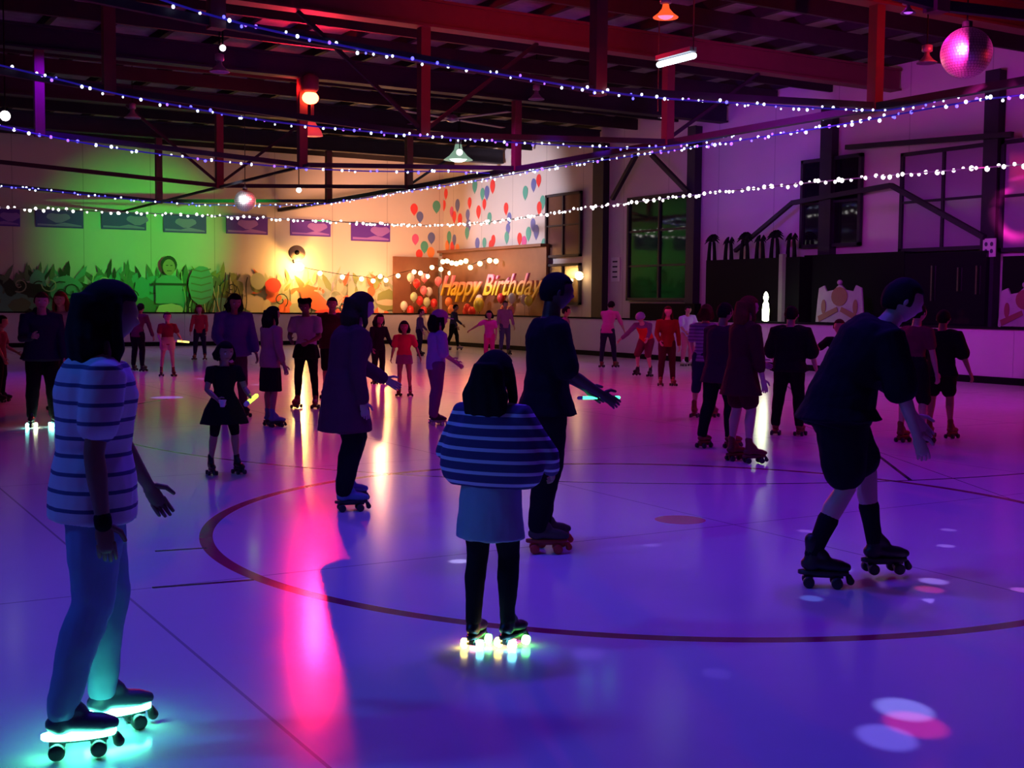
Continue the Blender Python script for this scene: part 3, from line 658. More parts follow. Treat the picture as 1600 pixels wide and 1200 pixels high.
# ceiling fan with long blades
q = on(1, 33.2, 706, 186); t = empty('ceiling_fan', q, label='wide ceiling fan with violet blades hanging left of centre', cat='fan')
b = MB(); rev(b, [(.05, -.1), (.16, -.06), (.18, .08), (.06, .14)], 14); b.build('hub', M_shade, t, True)
b = MB(); b.bar((0, 0, .1), (0, 0, 7.81-q.z), .04); b.build('downrod', M_steel, t)
for k in range(4):
    a_ = radians(18+k*90); b = MB(); d = V((cos(a_), sin(a_), 0)); b.bar(d*.12, d*2.3, .2, .02); b.build('blade', varied('fan_blade', (.30, .22, .36), (.22, .16, .28)), t)

# ---------------------------------------------------------------- mirror balls
M_mir = mat('mirror_tile', (.92, .90, .94), .42, 1); M_core = mat('ball_core', (.05, .05, .06), .5)
def mirror_ball(c, R, n, label):
    t = empty('mirror_ball', c, label=label, cat='mirror ball')
    b = MB(); b.ball((0, 0, 0), R*.975, 32); b.build('core', M_core, t, True)
    b = MB()
    for i in range(n):
        th = pi*(i+.5)/n; m_ = max(4, int(2*n*sin(th)))
        for j in range(m_):
            ph = 2*pi*j/m_+i*.3; d = V((sin(th)*cos(ph), sin(th)*sin(ph), cos(th))); s_ = R*pi/n*.46
            jd = (d+V((random.uniform(-1, 1), random.uniform(-1, 1), random.uniform(-1, 1)))*.02).normalized(); a, e = frame(jd, V((0, 0, 1)).cross(jd) if abs(jd.z) < .99 else None)
            p = d*R; b.add([p-a*s_-e*s_, p+a*s_-e*s_, p+a*s_+e*s_, p-a*s_+e*s_], [(0, 1, 2, 3)])
    b.build('mirror_tiles', M_mir, t)
    b = MB(); rev(b, [(.02, R), (.07, R+.01), (.07, R+.08), (.02, R+.1)], 12); b.tube([(0, 0, R+.1), (0, 0, 7.0-c.z)], .012, 6, cap=False); b.build('motor_and_chain', M_steel, t)
D = proj(BALL)[2]; mirror_ball(BALL, 39*D/FPX, 26, 'large pink-lit mirror ball hanging at upper right')
q = on(1, 34.2, 383, 314); mirror_ball(q, 16.5*proj(q)[2]/FPX, 16, 'small mirror ball with white and red glints in front of the banners')
spot('ball_pin_spot', q+V((-4, -6, 1.2)), q, (1, 1, 1), 26000, 4.4, rad=.3); spot('ball_pin_spot', q+V((3, -5, 1.6)), q, (1, .05, .05), 20000, 4.4, rad=.3)

# ---------------------------------------------------------------- string lights
M_bw = mat('bulb_ice', (.8, .85, 1), .5, emit=(.62, .72, 1), es=4.5, sample=False); M_bb = mat('bulb_blue', (.3, .3, 1), .5, emit=(.10, .09, 1), es=3.2, sample=False)
M_bv = mat('bulb_violet', (.5, .3, 1), .5, emit=(.32, .12, 1), es=2.0, sample=False); M_bww = mat('bulb_white', (1, 1, .95), .5, emit=(1, .96, .92), es=4.5, sample=False)
M_cable = mat('bulb_lit_cable', (.02, .02, .22), .4, emit=(.015, .01, .35), es=.5, sample=False)  # blue light of the bulbs put into the cable's colour and glow
def light_string(label, P, spacing, rad, white=False, jit=.05, seed=1):
    r = random.Random(seed); pts = []
    for i in range(len(P)-1):                        # Catmull-Rom
        p0, p1, p2, p3 = P[max(i-1, 0)], P[i], P[i+1], P[min(i+2, len(P)-1)]
        for k in range(12):
            u = k/12; pts.append(.5*((2*p1)+(p2-p0)*u+(2*p0-5*p1+4*p2-p3)*u*u+(3*p1-p0-3*p2+p3)*u**3))
    pts.append(P[-1])
    t = empty('string_light', P[0], label=label, cat='string light', group='fairy light strings under the roof')
    o0 = P[0]; b = MB(); b.tube([p-o0 for p in pts], .016, 5, cap=False); b.build('cable', MATS['white_cable'] if white else M_cable, t, True)
    spots = []; acc = 0; nxt = .05
    for a, c in zip(pts, pts[1:]):
        L = (c-a).length
        while nxt < acc+L:
            spots.append(a+(c-a)*((nxt-acc)/L)); nxt += spacing*r.choice((.45, .7, 1, 1, 1.2, 1.5, 2.0) if not white else (.6, .9, 1, 1.1, 1.3))
        acc += L
    spots = [s for s in spots if -30 < proj(s)[0] < 1630 and proj(s)[1] > -30]
    spots.sort(key=lambda s: (s-_C).length)
    tm = {}
    rest = MB()
    for i, s in enumerate(spots):
        s = s+V((r.uniform(-jit, jit), r.uniform(-jit, jit), r.uniform(-jit, jit*.6)))
        rr = rad*r.uniform(.7, 1.25); mm = M_bww if white else r.choice((M_bw, M_bw, M_bw, M_bw, M_bb, M_bv))
        if i < 100:
            kk = mm.name
            if kk not in tm:
                b = MB(); b.ball((0, 0, 0), 1, 8, (1, 1, 1.15)); tm[kk] = b.mesh('bulb', mm, True)
            o = bpy.data.objects.new('bulb', tm[kk]); COL.objects.link(o); o.parent = t; o.location = s-o0; o.scale = (rr,)*3
        else:
            rest.cur = 0 if white else (0 if mm is M_bw else 1); rest.ball(s-o0, rr, 8)
    if rest.v: o = rest.build('more_bulbs', [M_bww] if white else [M_bw, M_bb], t, True); o['kind'] = 'stuff'
mat('white_cable', (.3, .3, .3), .5)
def Y_(y, *ps): return [on(1, y, *p) for p in ps]
def X_(x, *ps): return [on(0, x, *p) for p in ps]
light_string('blue-white fairy light string highest across the picture, from the top edge', Y_(15.85, (180, -30), (255, 0), (400, 42), (640, 92), (800, 119), (1000, 150), (1200, 164), (1350, 172))+X_(17.15, (1400, 170), (1480, 154), (1545, 137)), .17, .020, seed=1)
light_string('second blue-white fairy light string, from mid left past the red lamp', Y_(21.8, (-20, 97), (100, 126), (200, 150), (400, 186), (560, 204), (700, 215), (860, 226), (1000, 231))+X_(17.15, (1095, 221), (1200, 198), (1292, 183)), .17, .022, seed=2)
light_string('third blue-white fairy light string, below the glowing left bulb', Y_(28.3, (-20, 192), (80, 214), (220, 237), (400, 257), (560, 267), (700, 268), (765, 271)), .26, .028, jit=.03, seed=3)
light_string('lower blue-white fairy light string passing behind the small mirror ball', Y_(41.2, (-20, 289), (60, 296), (180, 309), (300, 319), (420, 321), (500, 319))+X_(17.0, (560, 311), (640, 298), (740, 283), (860, 262), (1000, 242), (1110, 226), (1250, 205), (1340, 190), (1450, 170), (1540, 155), (1625, 146)), .17, .026, jit=.05, seed=4)
light_string('dense white bulb string sweeping low across the whole hall', Y_(37.5, (-20, 324), (100, 328), (250, 334), (400, 340), (560, 348))+X_(20.5, (680, 352), (780, 345), (900, 327), (1040, 310), (1200, 292), (1400, 273), (1625, 255)), .20, .038, white=True, jit=.05, seed=5)

# ---------------------------------------------------------------- people
SKIN = {'pale': (.62, .40, .32), 'tan': (.42, .25, .18), 'brown': (.20, .11, .08), 'dark': (.07, .04, .03)}
def skin_mat(k): return varied('skin_'+k, SKIN[k], tuple(c*.85 for c in SKIN[k]), 12, .5)
HAIR = {'black': (.006, .005, .006), 'brown': (.035, .016, .010), 'fair': (.22, .12, .05), 'red': (.10, .02, .01)}
def hair_mat(k): return varied('hair_'+k, HAIR[k], tuple(c*2 for c in HAIR[k]), 60, .85, spec=.15)
def ring_at(spine, t):
    n = len(spine)-1; f = max(0, min(n-1e-6, t*n)); i = int(f); u = f-i
    return spine[i].lerp(spine[i+1], u)
X1 = V((1, 0, 0))
class Fig: pass
def skeleton(h, P):
    """joint positions in the person's own frame: facing +Y, pelvis at the origin"""
    S = Fig(); lean = radians(P.get('lean', 3)); side = radians(P.get('side', 0)); S.h = h
    kid = h < 1.45
    S.torso = []; p = V((0, 0, 0)); n = 10; TL = (.305 if not kid else .30)*h
    for i in range(n+1):
        a = lean*(.45+1.1*i/n); d = V((sin(side), sin(a)*cos(side), cos(a)*cos(side)))
        S.torso.append((p.copy(), d)); p = p+d*(TL/n)
    S.up = S.torso[-1][1]
    tw = radians(P.get('twist', 0)); S.lat = V((cos(tw), sin(tw), 0)); S.lat = (S.lat-S.up*S.lat.dot(S.up)).normalized()
    S.fwd = S.up.cross(S.lat)
    sp = P.get('sw', .112)*h
    S.neck0 = S.torso[-1][0]; hp, hy = P.get('head', (0, 0)); hr = P.get('hroll', 0)
    ha = lean*P.get('hl', .6)+radians(hp)
    S.hl = h/(7.3 if not kid else 6.2)
    nd = V((sin(side)*.6, sin((lean*1.4+ha)*.5), cos((lean*1.4+ha)*.5))).normalized()
    S.neck1 = S.neck0+nd*(.045*h)
    S.hrot = Euler((-ha, radians(hr), 0)).to_matrix() @ Euler((0, 0, radians(-hy))).to_matrix()
    S.head = S.neck1+S.hrot @ V((0, .012*h, S.hl*.40))
    def adir(fl, ab, s): f, a = radians(fl), radians(ab); return V((s*sin(a), sin(f)*cos(a), -cos(f)*cos(a)))
    S.arm = {}; S.leg = {}
    for s, k in ((-1, 'L'), (1, 'R')):
        uf, ua, ff, fa = P.get('a'+k, (8, 12, 28, 4)); sh = ring_at([q[0] for q in S.torso], .90)+S.lat*(s*sp)-S.up*.004*h
        e = sh+adir(uf, ua, s)*(.172*h); w = e+adir(ff, fa, s)*(.148*h); S.arm[k] = (sh, e, w)
        fl, ab, kn = P.get('l'+k, (6, 4, 12)); hj = V((s*.05*h, 0, -.01*h))
        kn_ = hj+adir(fl, ab, s)*(.240*h); an = kn_+adir(fl-kn, ab*.6, s)*(.232*h); S.leg[k] = (hj, kn_, an, fl-kn)
    S.skh = .178*h/1.72 if P.get('skates', True) else .075*h/1.72
    lo = min(S.leg[k][2].z for k in 'LR'); S.pz = S.skh-lo
    return S
def body_mesh(S, P, fem, voxel):
    h = S.h; b = MB(); T = S.torso
    w = P.get('wide', 1.0)
    prof = [(.0, .092, .066), (.18, .088, .062), (.32, .076 if not fem else .068, .054), (.55, .088, .060), (.75, .098 if not fem else .09, .066), (.88, .092, .055), (.97, .05, .042), (1.0, .034, .036)]
    R = [(T[0][0]+V((0, 0, -.045*h)), X1, .06*h*w, V((0, 1, 0)), .055*h*w)]
    for t, a, c in prof:
        p = ring_at([q[0] for q in T], t); d = T[min(10, int(t*10))][1]; la = X1.lerp(S.lat, t); la = (la-d*la.dot(d)).normalized(); R.append((p, la, a*h*w, d.cross(la), c*h*w))
    b.loft(R, 20)
    b.tube([S.neck0-S.up*.02*h, S.neck1+S.up*.01*h], [.037*h, .033*h], 12)
    for s, k in ((-1, 'L'), (1, 'R')):
        sh, e, wr = S.arm[k]; m1 = sh.lerp(e, .45); m2 = e.lerp(wr, .3)
        b.tube([sh.lerp(ring_at([q[0] for q in T], .86), .35), sh, m1, e, m2, wr], [.034*h, .034*h, .028*h, .0225*h, .0235*h, .0150*h], 12)
        hj, kn, an, _ = S.leg[k]; t1 = hj.lerp(kn, .35); c1 = kn.lerp(an, .3); c2 = kn.lerp(an, .7); bk = V((0, -.008*h, 0))
        b.tube([hj, t1, kn, c1+bk, c2+bk*.5, an], [.056*h, .050*h, .033*h, .034*h, .023*h, .019*h], 14)
        hd, n_, a_ = hand_frame(S, k); b.tube([wr, wr+hd*.022*h, wr+hd*.052*h], [.016*h, .021*h, .021*h], 10, lat=a_, flat=.48)
    me = remeshed(b, voxel, 2); q = MB()
    for k in 'LR': fingers(q, S, k, P)
    head(q, S)
    if not P.get('skates', True):
        for k in 'LR': an = S.leg[k][2]; q.tube([an+V((0, -.02*h, -.02*h)), an+V((0, .05*h, -.03*h)), an+V((0, .10*h, -.035*h))], [.022*h, .022*h, .018*h], 10)
    append_mesh(me, q); return me
def hand_frame(S, k):
    sh, e, w = S.arm[k]; s = -1 if k == 'L' else 1; d = (w-e).normalized(); n_ = V((-s, .15, -.25)); n_ = (n_-d*n_.dot(d)).normalized(); return d, n_, n_.cross(d)*(-s)
def fingers(q, S, k, P):
    h = S.h; sh, e, w = S.arm[k]; d, n_, a_ = hand_frame(S, k); c0 = P.get('grip', 14)
    fw = a_ if a_.dot(V((0, 1, .3))) > 0 else -a_                 # thumb side looks forward
    for i, (off, L) in enumerate(((.0155, .040), (.0053, .045), (-.0053, .042), (-.0150, .033))):
        p = w+d*.050*h+fw*off*h; pts = [p]; ang = radians(c0*.6+i*3)
        for seg in (.42, .32, .26):
            dd = (d*cos(ang)+n_*sin(ang)+fw*(off*2.5)).normalized(); p = p+dd*(L*seg*h); pts.append(p); ang += radians(c0+6)
        q.tube(pts, [.0058*h, .0054*h, .005*h, .0042*h], 8)
    p = w+d*.014*h+fw*.016*h; dd = (d*.62+fw*.72+n_*.3).normalized(); p2 = p+dd*.024*h; p3 = p2+(d*.85+fw*.3+n_*.3).normalized()*.022*h
    q.tube([p, p2, p3], [.0075*h, .0064*h, .0048*h], 8)
def head(q, S):
    r = S.hl/2; M = S.hrot; c = S.head; n = 24; vs, fs = [], []
    NR = 18
    for i in range(NR+1):
        th = pi*i/NR
        for j in range(n):
            ph = 2*pi*j/n; x, y, z = sin(th)*cos(ph), sin(th)*sin(ph), cos(th)
            wx, wy = .76, .90
            if z < 0: wx *= 1-.36*(-z)**1.4; wy *= 1-.16*(-z)
            if y < 0 and z < -.2: wy *= 1-.45*min(1, (-z-.2)/.6)
            X, Y, Z = x*wx, y*wy+.02, z
            if y > .3:
                f = max(0, 1-abs(X)/.14); g = max(0, 1-abs(z+.18)/.20); Y += .16*f*g                    # nose
                for ex in (-.27, .27): Y -= .07*max(0, 1-abs(X-ex)/.16)*max(0, 1-abs(z-.02)/.13)          # eye sockets
                Y += .035*max(0, 1-abs(z-.17)/.08)                                                      # brow
                Y += .05*max(0, 1-abs(X)/.2)*max(0, 1-abs(z+.52)/.08)                                   # lips
                Y += .05*max(0, 1-abs(X)/.2)*max(0, 1-abs(z+.85)/.15)                                   # chin
            vs.append(c+M @ V((X*r, Y*r, Z*r)))
    for i in range(NR):
        for j in range(n): k = (j+1) % n; fs.append((i*n+j, i*n+k, (i+1)*n+k, (i+1)*n+j))
    q.add(vs, fs)
    for s in (-1, 1):                                                                                    # ears
        e = c+M @ V((s*.77*r, -.02*r, -.08*r)); q.loft([(e-M @ V((s*.05*r, 0, 0)), M @ V((0, 1, 0)), .10*r, M @ V((0, .2, 1)), .19*r), (e+M @ V((s*.07*r, -.03*r, 0)), M @ V((0, 1, 0)), .10*r, M @ V((0, .2, 1)), .19*r), (e+M @ V((s*.1*r, -.03*r, 0)), M @ V((0, 1, 0)), .06*r, M @ V((0, .2, 1)), .12*r)], 10)
def face_parts(S, par, hair):
    r = S.hl/2; M = S.hrot; c = S.head
    for s in (-1, 1):
        b = MB(); p = c+M @ V((s*.27*r, .76*r, .0)); b.ball(p, .105*r, 10); b.build('eye', mat('eye_white', (.6, .6, .6), .2), par, True)
    b = MB(); b.tube([c+M @ V((x*r, (.865-.3*x*x)*r, -.5*r)) for x in (-.24, -.1, .1, .24)], .035*r, 6); b.build('mouth', mat('lip', (.28, .08, .07), .4), par, True)
    b = MB()
    for s in (-1, 1): b.tube([c+M @ V((s*x*r, (.90-.75*x*x)*r, z*r)) for x, z in ((.12, .17), (.27, .22), (.42, .16))], .03*r, 6)
    b.build('eyebrow', hair_mat(hair), par, True)
def hair(S, kind, colour, par, voxel, L=.2):
    r = S.hl/2; M = S.hrot; c = S.head; b = MB(); n = 26; vs, fs = [], []
    k_ = 1.10 if kind in ('short', 'cap') else 1.16
    for i in range(17):
        th = pi*i/16
        for j in range(n):
            ph = 2*pi*j/n; x, y, z = sin(th)*cos(ph), sin(th)*sin(ph), cos(th); q = k_
            lim = -.25 if kind != 'short' else -.35
            if (y > .25 and z < .42) or z < lim-.35*(y < -.3): q = .80
            wx, wy = .78, .92
            if z < 0: wx *= 1-.25*(-z)
            vs.append(c+M @ V((x*wx*r*q, (y*wy*q)*r, z*r*(q if z > 0 else min(q, 1)))))
    for i in range(16):
        for j in range(n): k = (j+1) % n; fs.append((i*n+j, i*n+k, (i+1)*n+k, (i+1)*n+j))
    b.add(vs, fs)
    back = M @ V((0, -1, 0)); lat = M @ V((1, 0, 0))
    if kind in ('long', 'wavy'):
        R = []; p0 = c+M @ V((0, -.28*r, .55*r)); Lh = L*S.h; wv = .16 if kind == 'wavy' else .05
        down = (V((0, 0, -1))*.8-S.up*.35).normalized()
        N = 9
        for i in range(N+1):
            t = i/N; p = p0+down*(Lh*t)+back*(r*(.25+.35*min(1, t*2)-.15*t)); a = r*(.62+.38*min(1, t*1.8)+.12*t)*(1 if t < .85 else 1-1.6*(t-.85)); d_ = r*(.72-.18*t)*(1 if t < .85 else 1-2.2*(t-.85)); R.append((p, lat, a*(1+wv*sin(t*14)), back, d_))
        b.loft(R, 26, mod=lambda t, k: 1+.045*sin(9*t+k*.4)+.03*sin(17*t))
        for s in (-1, 1):                                                      # side locks
            q0 = c+M @ V((s*.72*r, .05*r, .3*r)); b.tube([q0, q0+down*Lh*.3+lat*s*.10*r, q0+down*Lh*.55+lat*s*.16*r+back*-.1*r, q0+down*Lh*.75+lat*s*.12*r], [.2*r, .24*r, .22*r, .10*r], 10)
    if kind == 'ponytail':
        q0 = c+M @ V((0, -.85*r, .45*r)); b.ball(q0, .2*r, 10); b.tube([q0, q0+back*.35*r+V((0, 0, -.2*r)), q0+back*.4*r+V((0, 0, -1.0*r)), q0+back*.2*r+V((0, 0, -1.9*r))], [.16*r, .26*r, .24*r, .08*r], 12)
    if kind == 'bun': b.ball(c+M @ V((0, -.45*r, 1.02*r)), .42*r, 14)
    if kind == 'puffs':
        for s in (-1, 1): b.ball(c+M @ V((s*.62*r, -.2*r, .72*r)), .45*r, 14)
    put('hair', remeshed(b, voxel, 2, folds=.025*r*4), hair_mat(colour), par)
def torso_shell(b, S, t0, t1, off, w=1.0, flare=0, fem=False):
    h = S.h; T = [q[0] for q in S.torso]; R = []
    prof = [(-.2, .094, .070), (0, .094, .070), (.18, .090, .066), (.32, .080 if not fem else .073, .060), (.55, .090, .064), (.75, .101 if not fem else .093, .070), (.88, .098, .060), (.95, .066, .050), (.985, .043, .042)]
    for t, a, c in prof:
        if t < t0-1e-6 or t > t1+1e-6: continue
        p = ring_at(T, t) if t >= 0 else T[0]+(T[1]-T[0]).normalized()*(t*.3*h); d = S.torso[min(10, max(0, int(t*10)))][1]; la = X1.lerp(S.lat, max(0, t)); la = (la-d*la.dot(d)).normalized()
        f = 1+flare*max(0, .45-t); R.append((p, la, (a*w*f+off)*h, d.cross(la), (c*w*f+off)*h))
    b.loft(R, 22)
def make_top(S, P, st, m, par, voxel):
    kind = st.get('kind', 'tee'); h = S.h; b = MB(); off = st.get('loose', .008); fem = P.get('fem', False); w = P.get('wide', 1.0)
    torso_shell(b, S, -.2 if st.get('hem', 0) <= 0 else .18, .99 if not st.get('crop_neck') else .9, off, w, st.get('flare', 0), fem)
    if st.get('long', 0):                                                     # hem that falls below the hips
        L = st['long']*h; p = S.torso[0][0]; fl = st.get('flare2', .02)
        b.loft([(p+V((0, 0, .02*h)), X1, (.094*w+off)*h, V((0, 1, 0)), (.07*w+off)*h), (p+V((0, 0, -L*.5)), X1, (.1*w+off+fl*.5)*h, V((0, 1, 0)), (.078*w+off+fl*.5)*h), (p+V((0, 0, -L)), X1, (.102*w+off+fl)*h, V((0, 1, 0)), (.08*w+off+fl)*h)], 22)
    sl = st.get('sleeve', .6)
    if kind == 'poncho':                                                      # wide batwing jumper
        T = [q[0] for q in S.torso]; R = []
        for t, a, c in ((.97, .05, .05), (.88, .13, .075), (.7, .175, .09), (.45, .20, .10), (.25, .205, .105), (.12, .19, .10), (.04, .155, .09)):
            R.append((ring_at(T, t), S.lat, a*h, S.fwd, c*h))
        b.loft(R, 24)
    for k in 'LR':
        sh, e, wr = S.arm[k]; r0 = .036*h+off*h; tc = ring_at([q[0] for q in S.torso], .86)
        if sl <= 0: continue
        if sl <= 1: b.tube([sh.lerp(tc, .4), sh, sh.lerp(e, sl)], [r0*.95, r0*.95, (.029+off*1.2)*h], 12, lat=None)
        else:
            b.tube([sh.lerp(tc, .4), sh, sh.lerp(e, .5), e, e.lerp(wr, min(.97, sl-1))], [r0*.95, r0*.93, (.028+off*.8)*h, (.024+off*.8)*h, (.019+off*.7)*h], 12)
    if kind == 'hoodie':
        b.loft([(S.neck0-S.fwd*.035*h-S.up*.03*h, S.lat, .065*h, S.fwd, .045*h), (S.neck0-S.fwd*.045*h+S.up*.015*h, S.lat, .07*h, S.fwd, .045*h), (S.neck1-S.fwd*.045*h, S.lat, .045*h, S.fwd, .03*h)], 16)
    return put(st.get('name', 'shirt'), remeshed(b, voxel, 2, folds=.012*h*st.get('folds', 1)), m, par, st.get('label'))
def make_bottom(S, P, st, m, par, voxel):
    kind = st.get('kind', 'trousers'); h = S.h; b = MB(); off = st.get('loose', .006); w = P.get('wide', 1.0); p = S.torso[0][0]
    if kind == 'skirt':
        L = st.get('len', .2)*h; fl = st.get('flare', .07); R = []
        mid = (S.leg['L'][1]+S.leg['R'][1])*.5; dr = ((mid-p)*.35+V((0, 0, -.25*h))).normalized(); wa = ring_at([q[0] for q in S.torso], .30)
        for i in range(8):
            t = i/7; q = wa.lerp(p+dr*L, t); R.append((q, X1, (.074+.03*min(1, t*2)+fl*t)*h, V((0, 1, 0)), (.06+.02*min(1, t*2)+fl*.8*t)*h))
        b.loft(R, 32, mod=lambda t, k: 1+.035*k/7*sin(8*t+1)+.02*k/7*sin(13*t))
    else:
        b.loft([(p+V((0, 0, -.05*h)), X1, (.075*w+off)*h, V((0, 1, 0)), (.062*w+off)*h), (p, X1, (.094*w+off)*h, V((0, 1, 0)), (.071*w+off)*h), (ring_at([q[0] for q in S.torso], .12), X1, (.090*w+off)*h, V((0, 1, 0)), (.067*w+off)*h), (ring_at([q[0] for q in S.torso], .27), X1, (.078*w+off)*h, V((0, 1, 0)), (.058*w+off)*h)], 20)
        for k in 'LR':
            hj, kn, an, _ = S.leg[k]; bk = V((0, -.008*h, 0)); end = st.get('end', 1.0)
            full = [(hj, .059), (hj.lerp(kn, .35), .053), (hj.lerp(kn, .75), .042), (kn, .036), (kn.lerp(an, .3)+bk, .036), (kn.lerp(an, .7)+bk*.5, .028), (an, .025)]
            pos = [0, .18, .38, .5, .65, .85, .97]; ps, rs = [], []
            for (q, r_), t in zip(full, pos):
                if t <= end: ps.append(q); rs.append((r_+off*(1+st.get('bell', 0)*t))*h)
            b.tube(ps, rs, 14)
    return put(st.get('name', kind), remeshed(b, voxel, 2, folds=.010*h*st.get('folds', 1)), m, par, st.get('label'))
# roller skate template: ankle above the origin, toe to +Y
def skate_template(boot, plate, wheel, wheel_mats=None, band=None):
    t = bpy.data.objects.new('roller_skate_source', None)
    b = MB()
    b.tube([(0, -.035, .255), (0, -.03, .21), (0, -.03, .15), (0, -.035, .12)], [.041, .040, .045, .044], 14, flat=1.05)
    b.tube([(0, -.055, .125), (0, .0, .128), (0, .06, .122), (0, .12, .115), (0, .15, .112)], [.040, .044, .046, .042, .030], 14, lat=V((1, 0, 0)), flat=.85)
    b.tube([(0, .03, .165), (0, -.01, .195)], [.035, .042], 10)
    me = remeshed(b, .009, 2); me.materials.append(boot); me.polygons.foreach_set('use_smooth', [True]*len(me.polygons)); o = bpy.data.objects.new('boot', me)
    P = [('boot', me)]
    b = MB()
    b.loft([(V((0, .03, z)), V((1, 0, 0)), .043*s, V((0, 1, 0)), .137*s) for z, s in ((.066, .96), (.070, 1), (.088, 1), (.090, .95))], 24); P.append(('sole', b.mesh('sole', band or plate, True)))
    b = MB(); b.box((0, .03, .060), (.05, .21, .012))
    for y in (.10, -.05): b.bar((-.06, y, .031), (.06, y, .031), .014); b.box((0, y, .045), (.03, .03, .03))
    P.append(('truck_plate', b.mesh('truck_plate', plate)))
    for i, (x, y) in enumerate(((-.052, .10), (.052, .10), (-.052, -.05), (.052, -.05))):
        b = MB(); b.loft([(V((x+dx, y, .031)), V((0, 1, 0)), rr, V((0, 0, 1)), rr) for dx, rr in ((-.018, .02), (-.016, .029), (-.010, .031), (.010, .031), (.016, .029), (.018, .02))], 18)
        P.append(('wheel', b.mesh('wheel', wheel_mats[i % len(wheel_mats)] if wheel_mats else wheel, True)))
    b = MB(); b.tube([(0, .165, .06), (0, .175, .035)], [.016, .022], 12); P.append(('toe_stop', b.mesh('toe_stop', wheel, True)))
    return P
_sk = {}
def skate(par, S, k, style, tpl, pitch=0, detail=True, label=None):
    h = S.h; an = S.leg[k][2]; s = h/1.72; e = bpy.data.objects.new('roller_skate', None); COL.objects.link(e); e.parent = par
    if label: e['label'] = label
    yaw = radians(-8 if k == 'R' else 8)
    R = Euler((radians(pitch), 0, yaw)).to_matrix(); base = an-R @ V((0, -.03*s, .178*s)); e.location = base; e.scale = (s*1.0,)*3; e.rotation_euler = (radians(pitch), 0, yaw)
    for nm, me in tpl:
        if not detail and nm in ('toe_stop',): continue
        o = bpy.data.objects.new(nm, me); COL.objects.link(o); o.parent = e
B_black = mat('boot_black', (.012, .012, .014), .45); B_blue = mat('boot_blue', (.10, .22, .36), .5); B_white = mat('boot_white', (.55, .55, .6), .5); B_red = mat('boot_maroon', (.16, .02, .02), .5)
W_dark = mat('wheel_dark', (.02, .02, .025), .4); W_red = mat('wheel_red', (.55, .03, .02), .4); W_pale = mat('wheel_pale', (.6, .5, .5), .35); P_grey = mat('plate_grey', (.3, .3, .32), .35, .8)
def glow(n, c, e): return mat(n, c, .4, emit=c, es=e)
TPL = {'black': skate_template(B_black, W_dark, W_dark), 'pale_wheels': skate_template(B_black, P_grey, W_pale), 'red_wheels': skate_template(varied('boot_khaki', (.08, .07, .05), (.05, .05, .04)), mat('plate_red', (.4, .03, .02), .4), W_red),
       'blue': skate_template(B_blue, W_dark, W_dark), 'maroon': skate_template(B_red, B_red, W_dark), 'white': skate_template(B_white, P_grey, W_dark),
       'rainbow': skate_template(B_black, W_dark, W_dark, [glow('wheel_pinkglow', (1, .12, .25), 11), glow('wheel_greenglow', (.15, 1, .15), 11), glow('wheel_yellowglow', (1, .75, .12), 11), glow('wheel_cyanglow', (.2, .8, 1), 11)]),
       'cyan_band': skate_template(mat('boot_navy', (.04, .05, .10), .5), W_dark, W_dark, band=glow('band_cyan', (.10, 1, .55), 38)),
       'white_lit': skate_template(B_black, W_dark, W_dark, [glow('wheel_whiteglow', (.9, 1, .6), 14), glow('wheel_aquaglow', (.2, 1, .85), 12)])}
CLOTH = {}
def cloth(n, c, rough=.9): return varied('cloth_'+n, c, tuple(k*.8 for k in c), 9, rough, bump=.1, spec=.15)
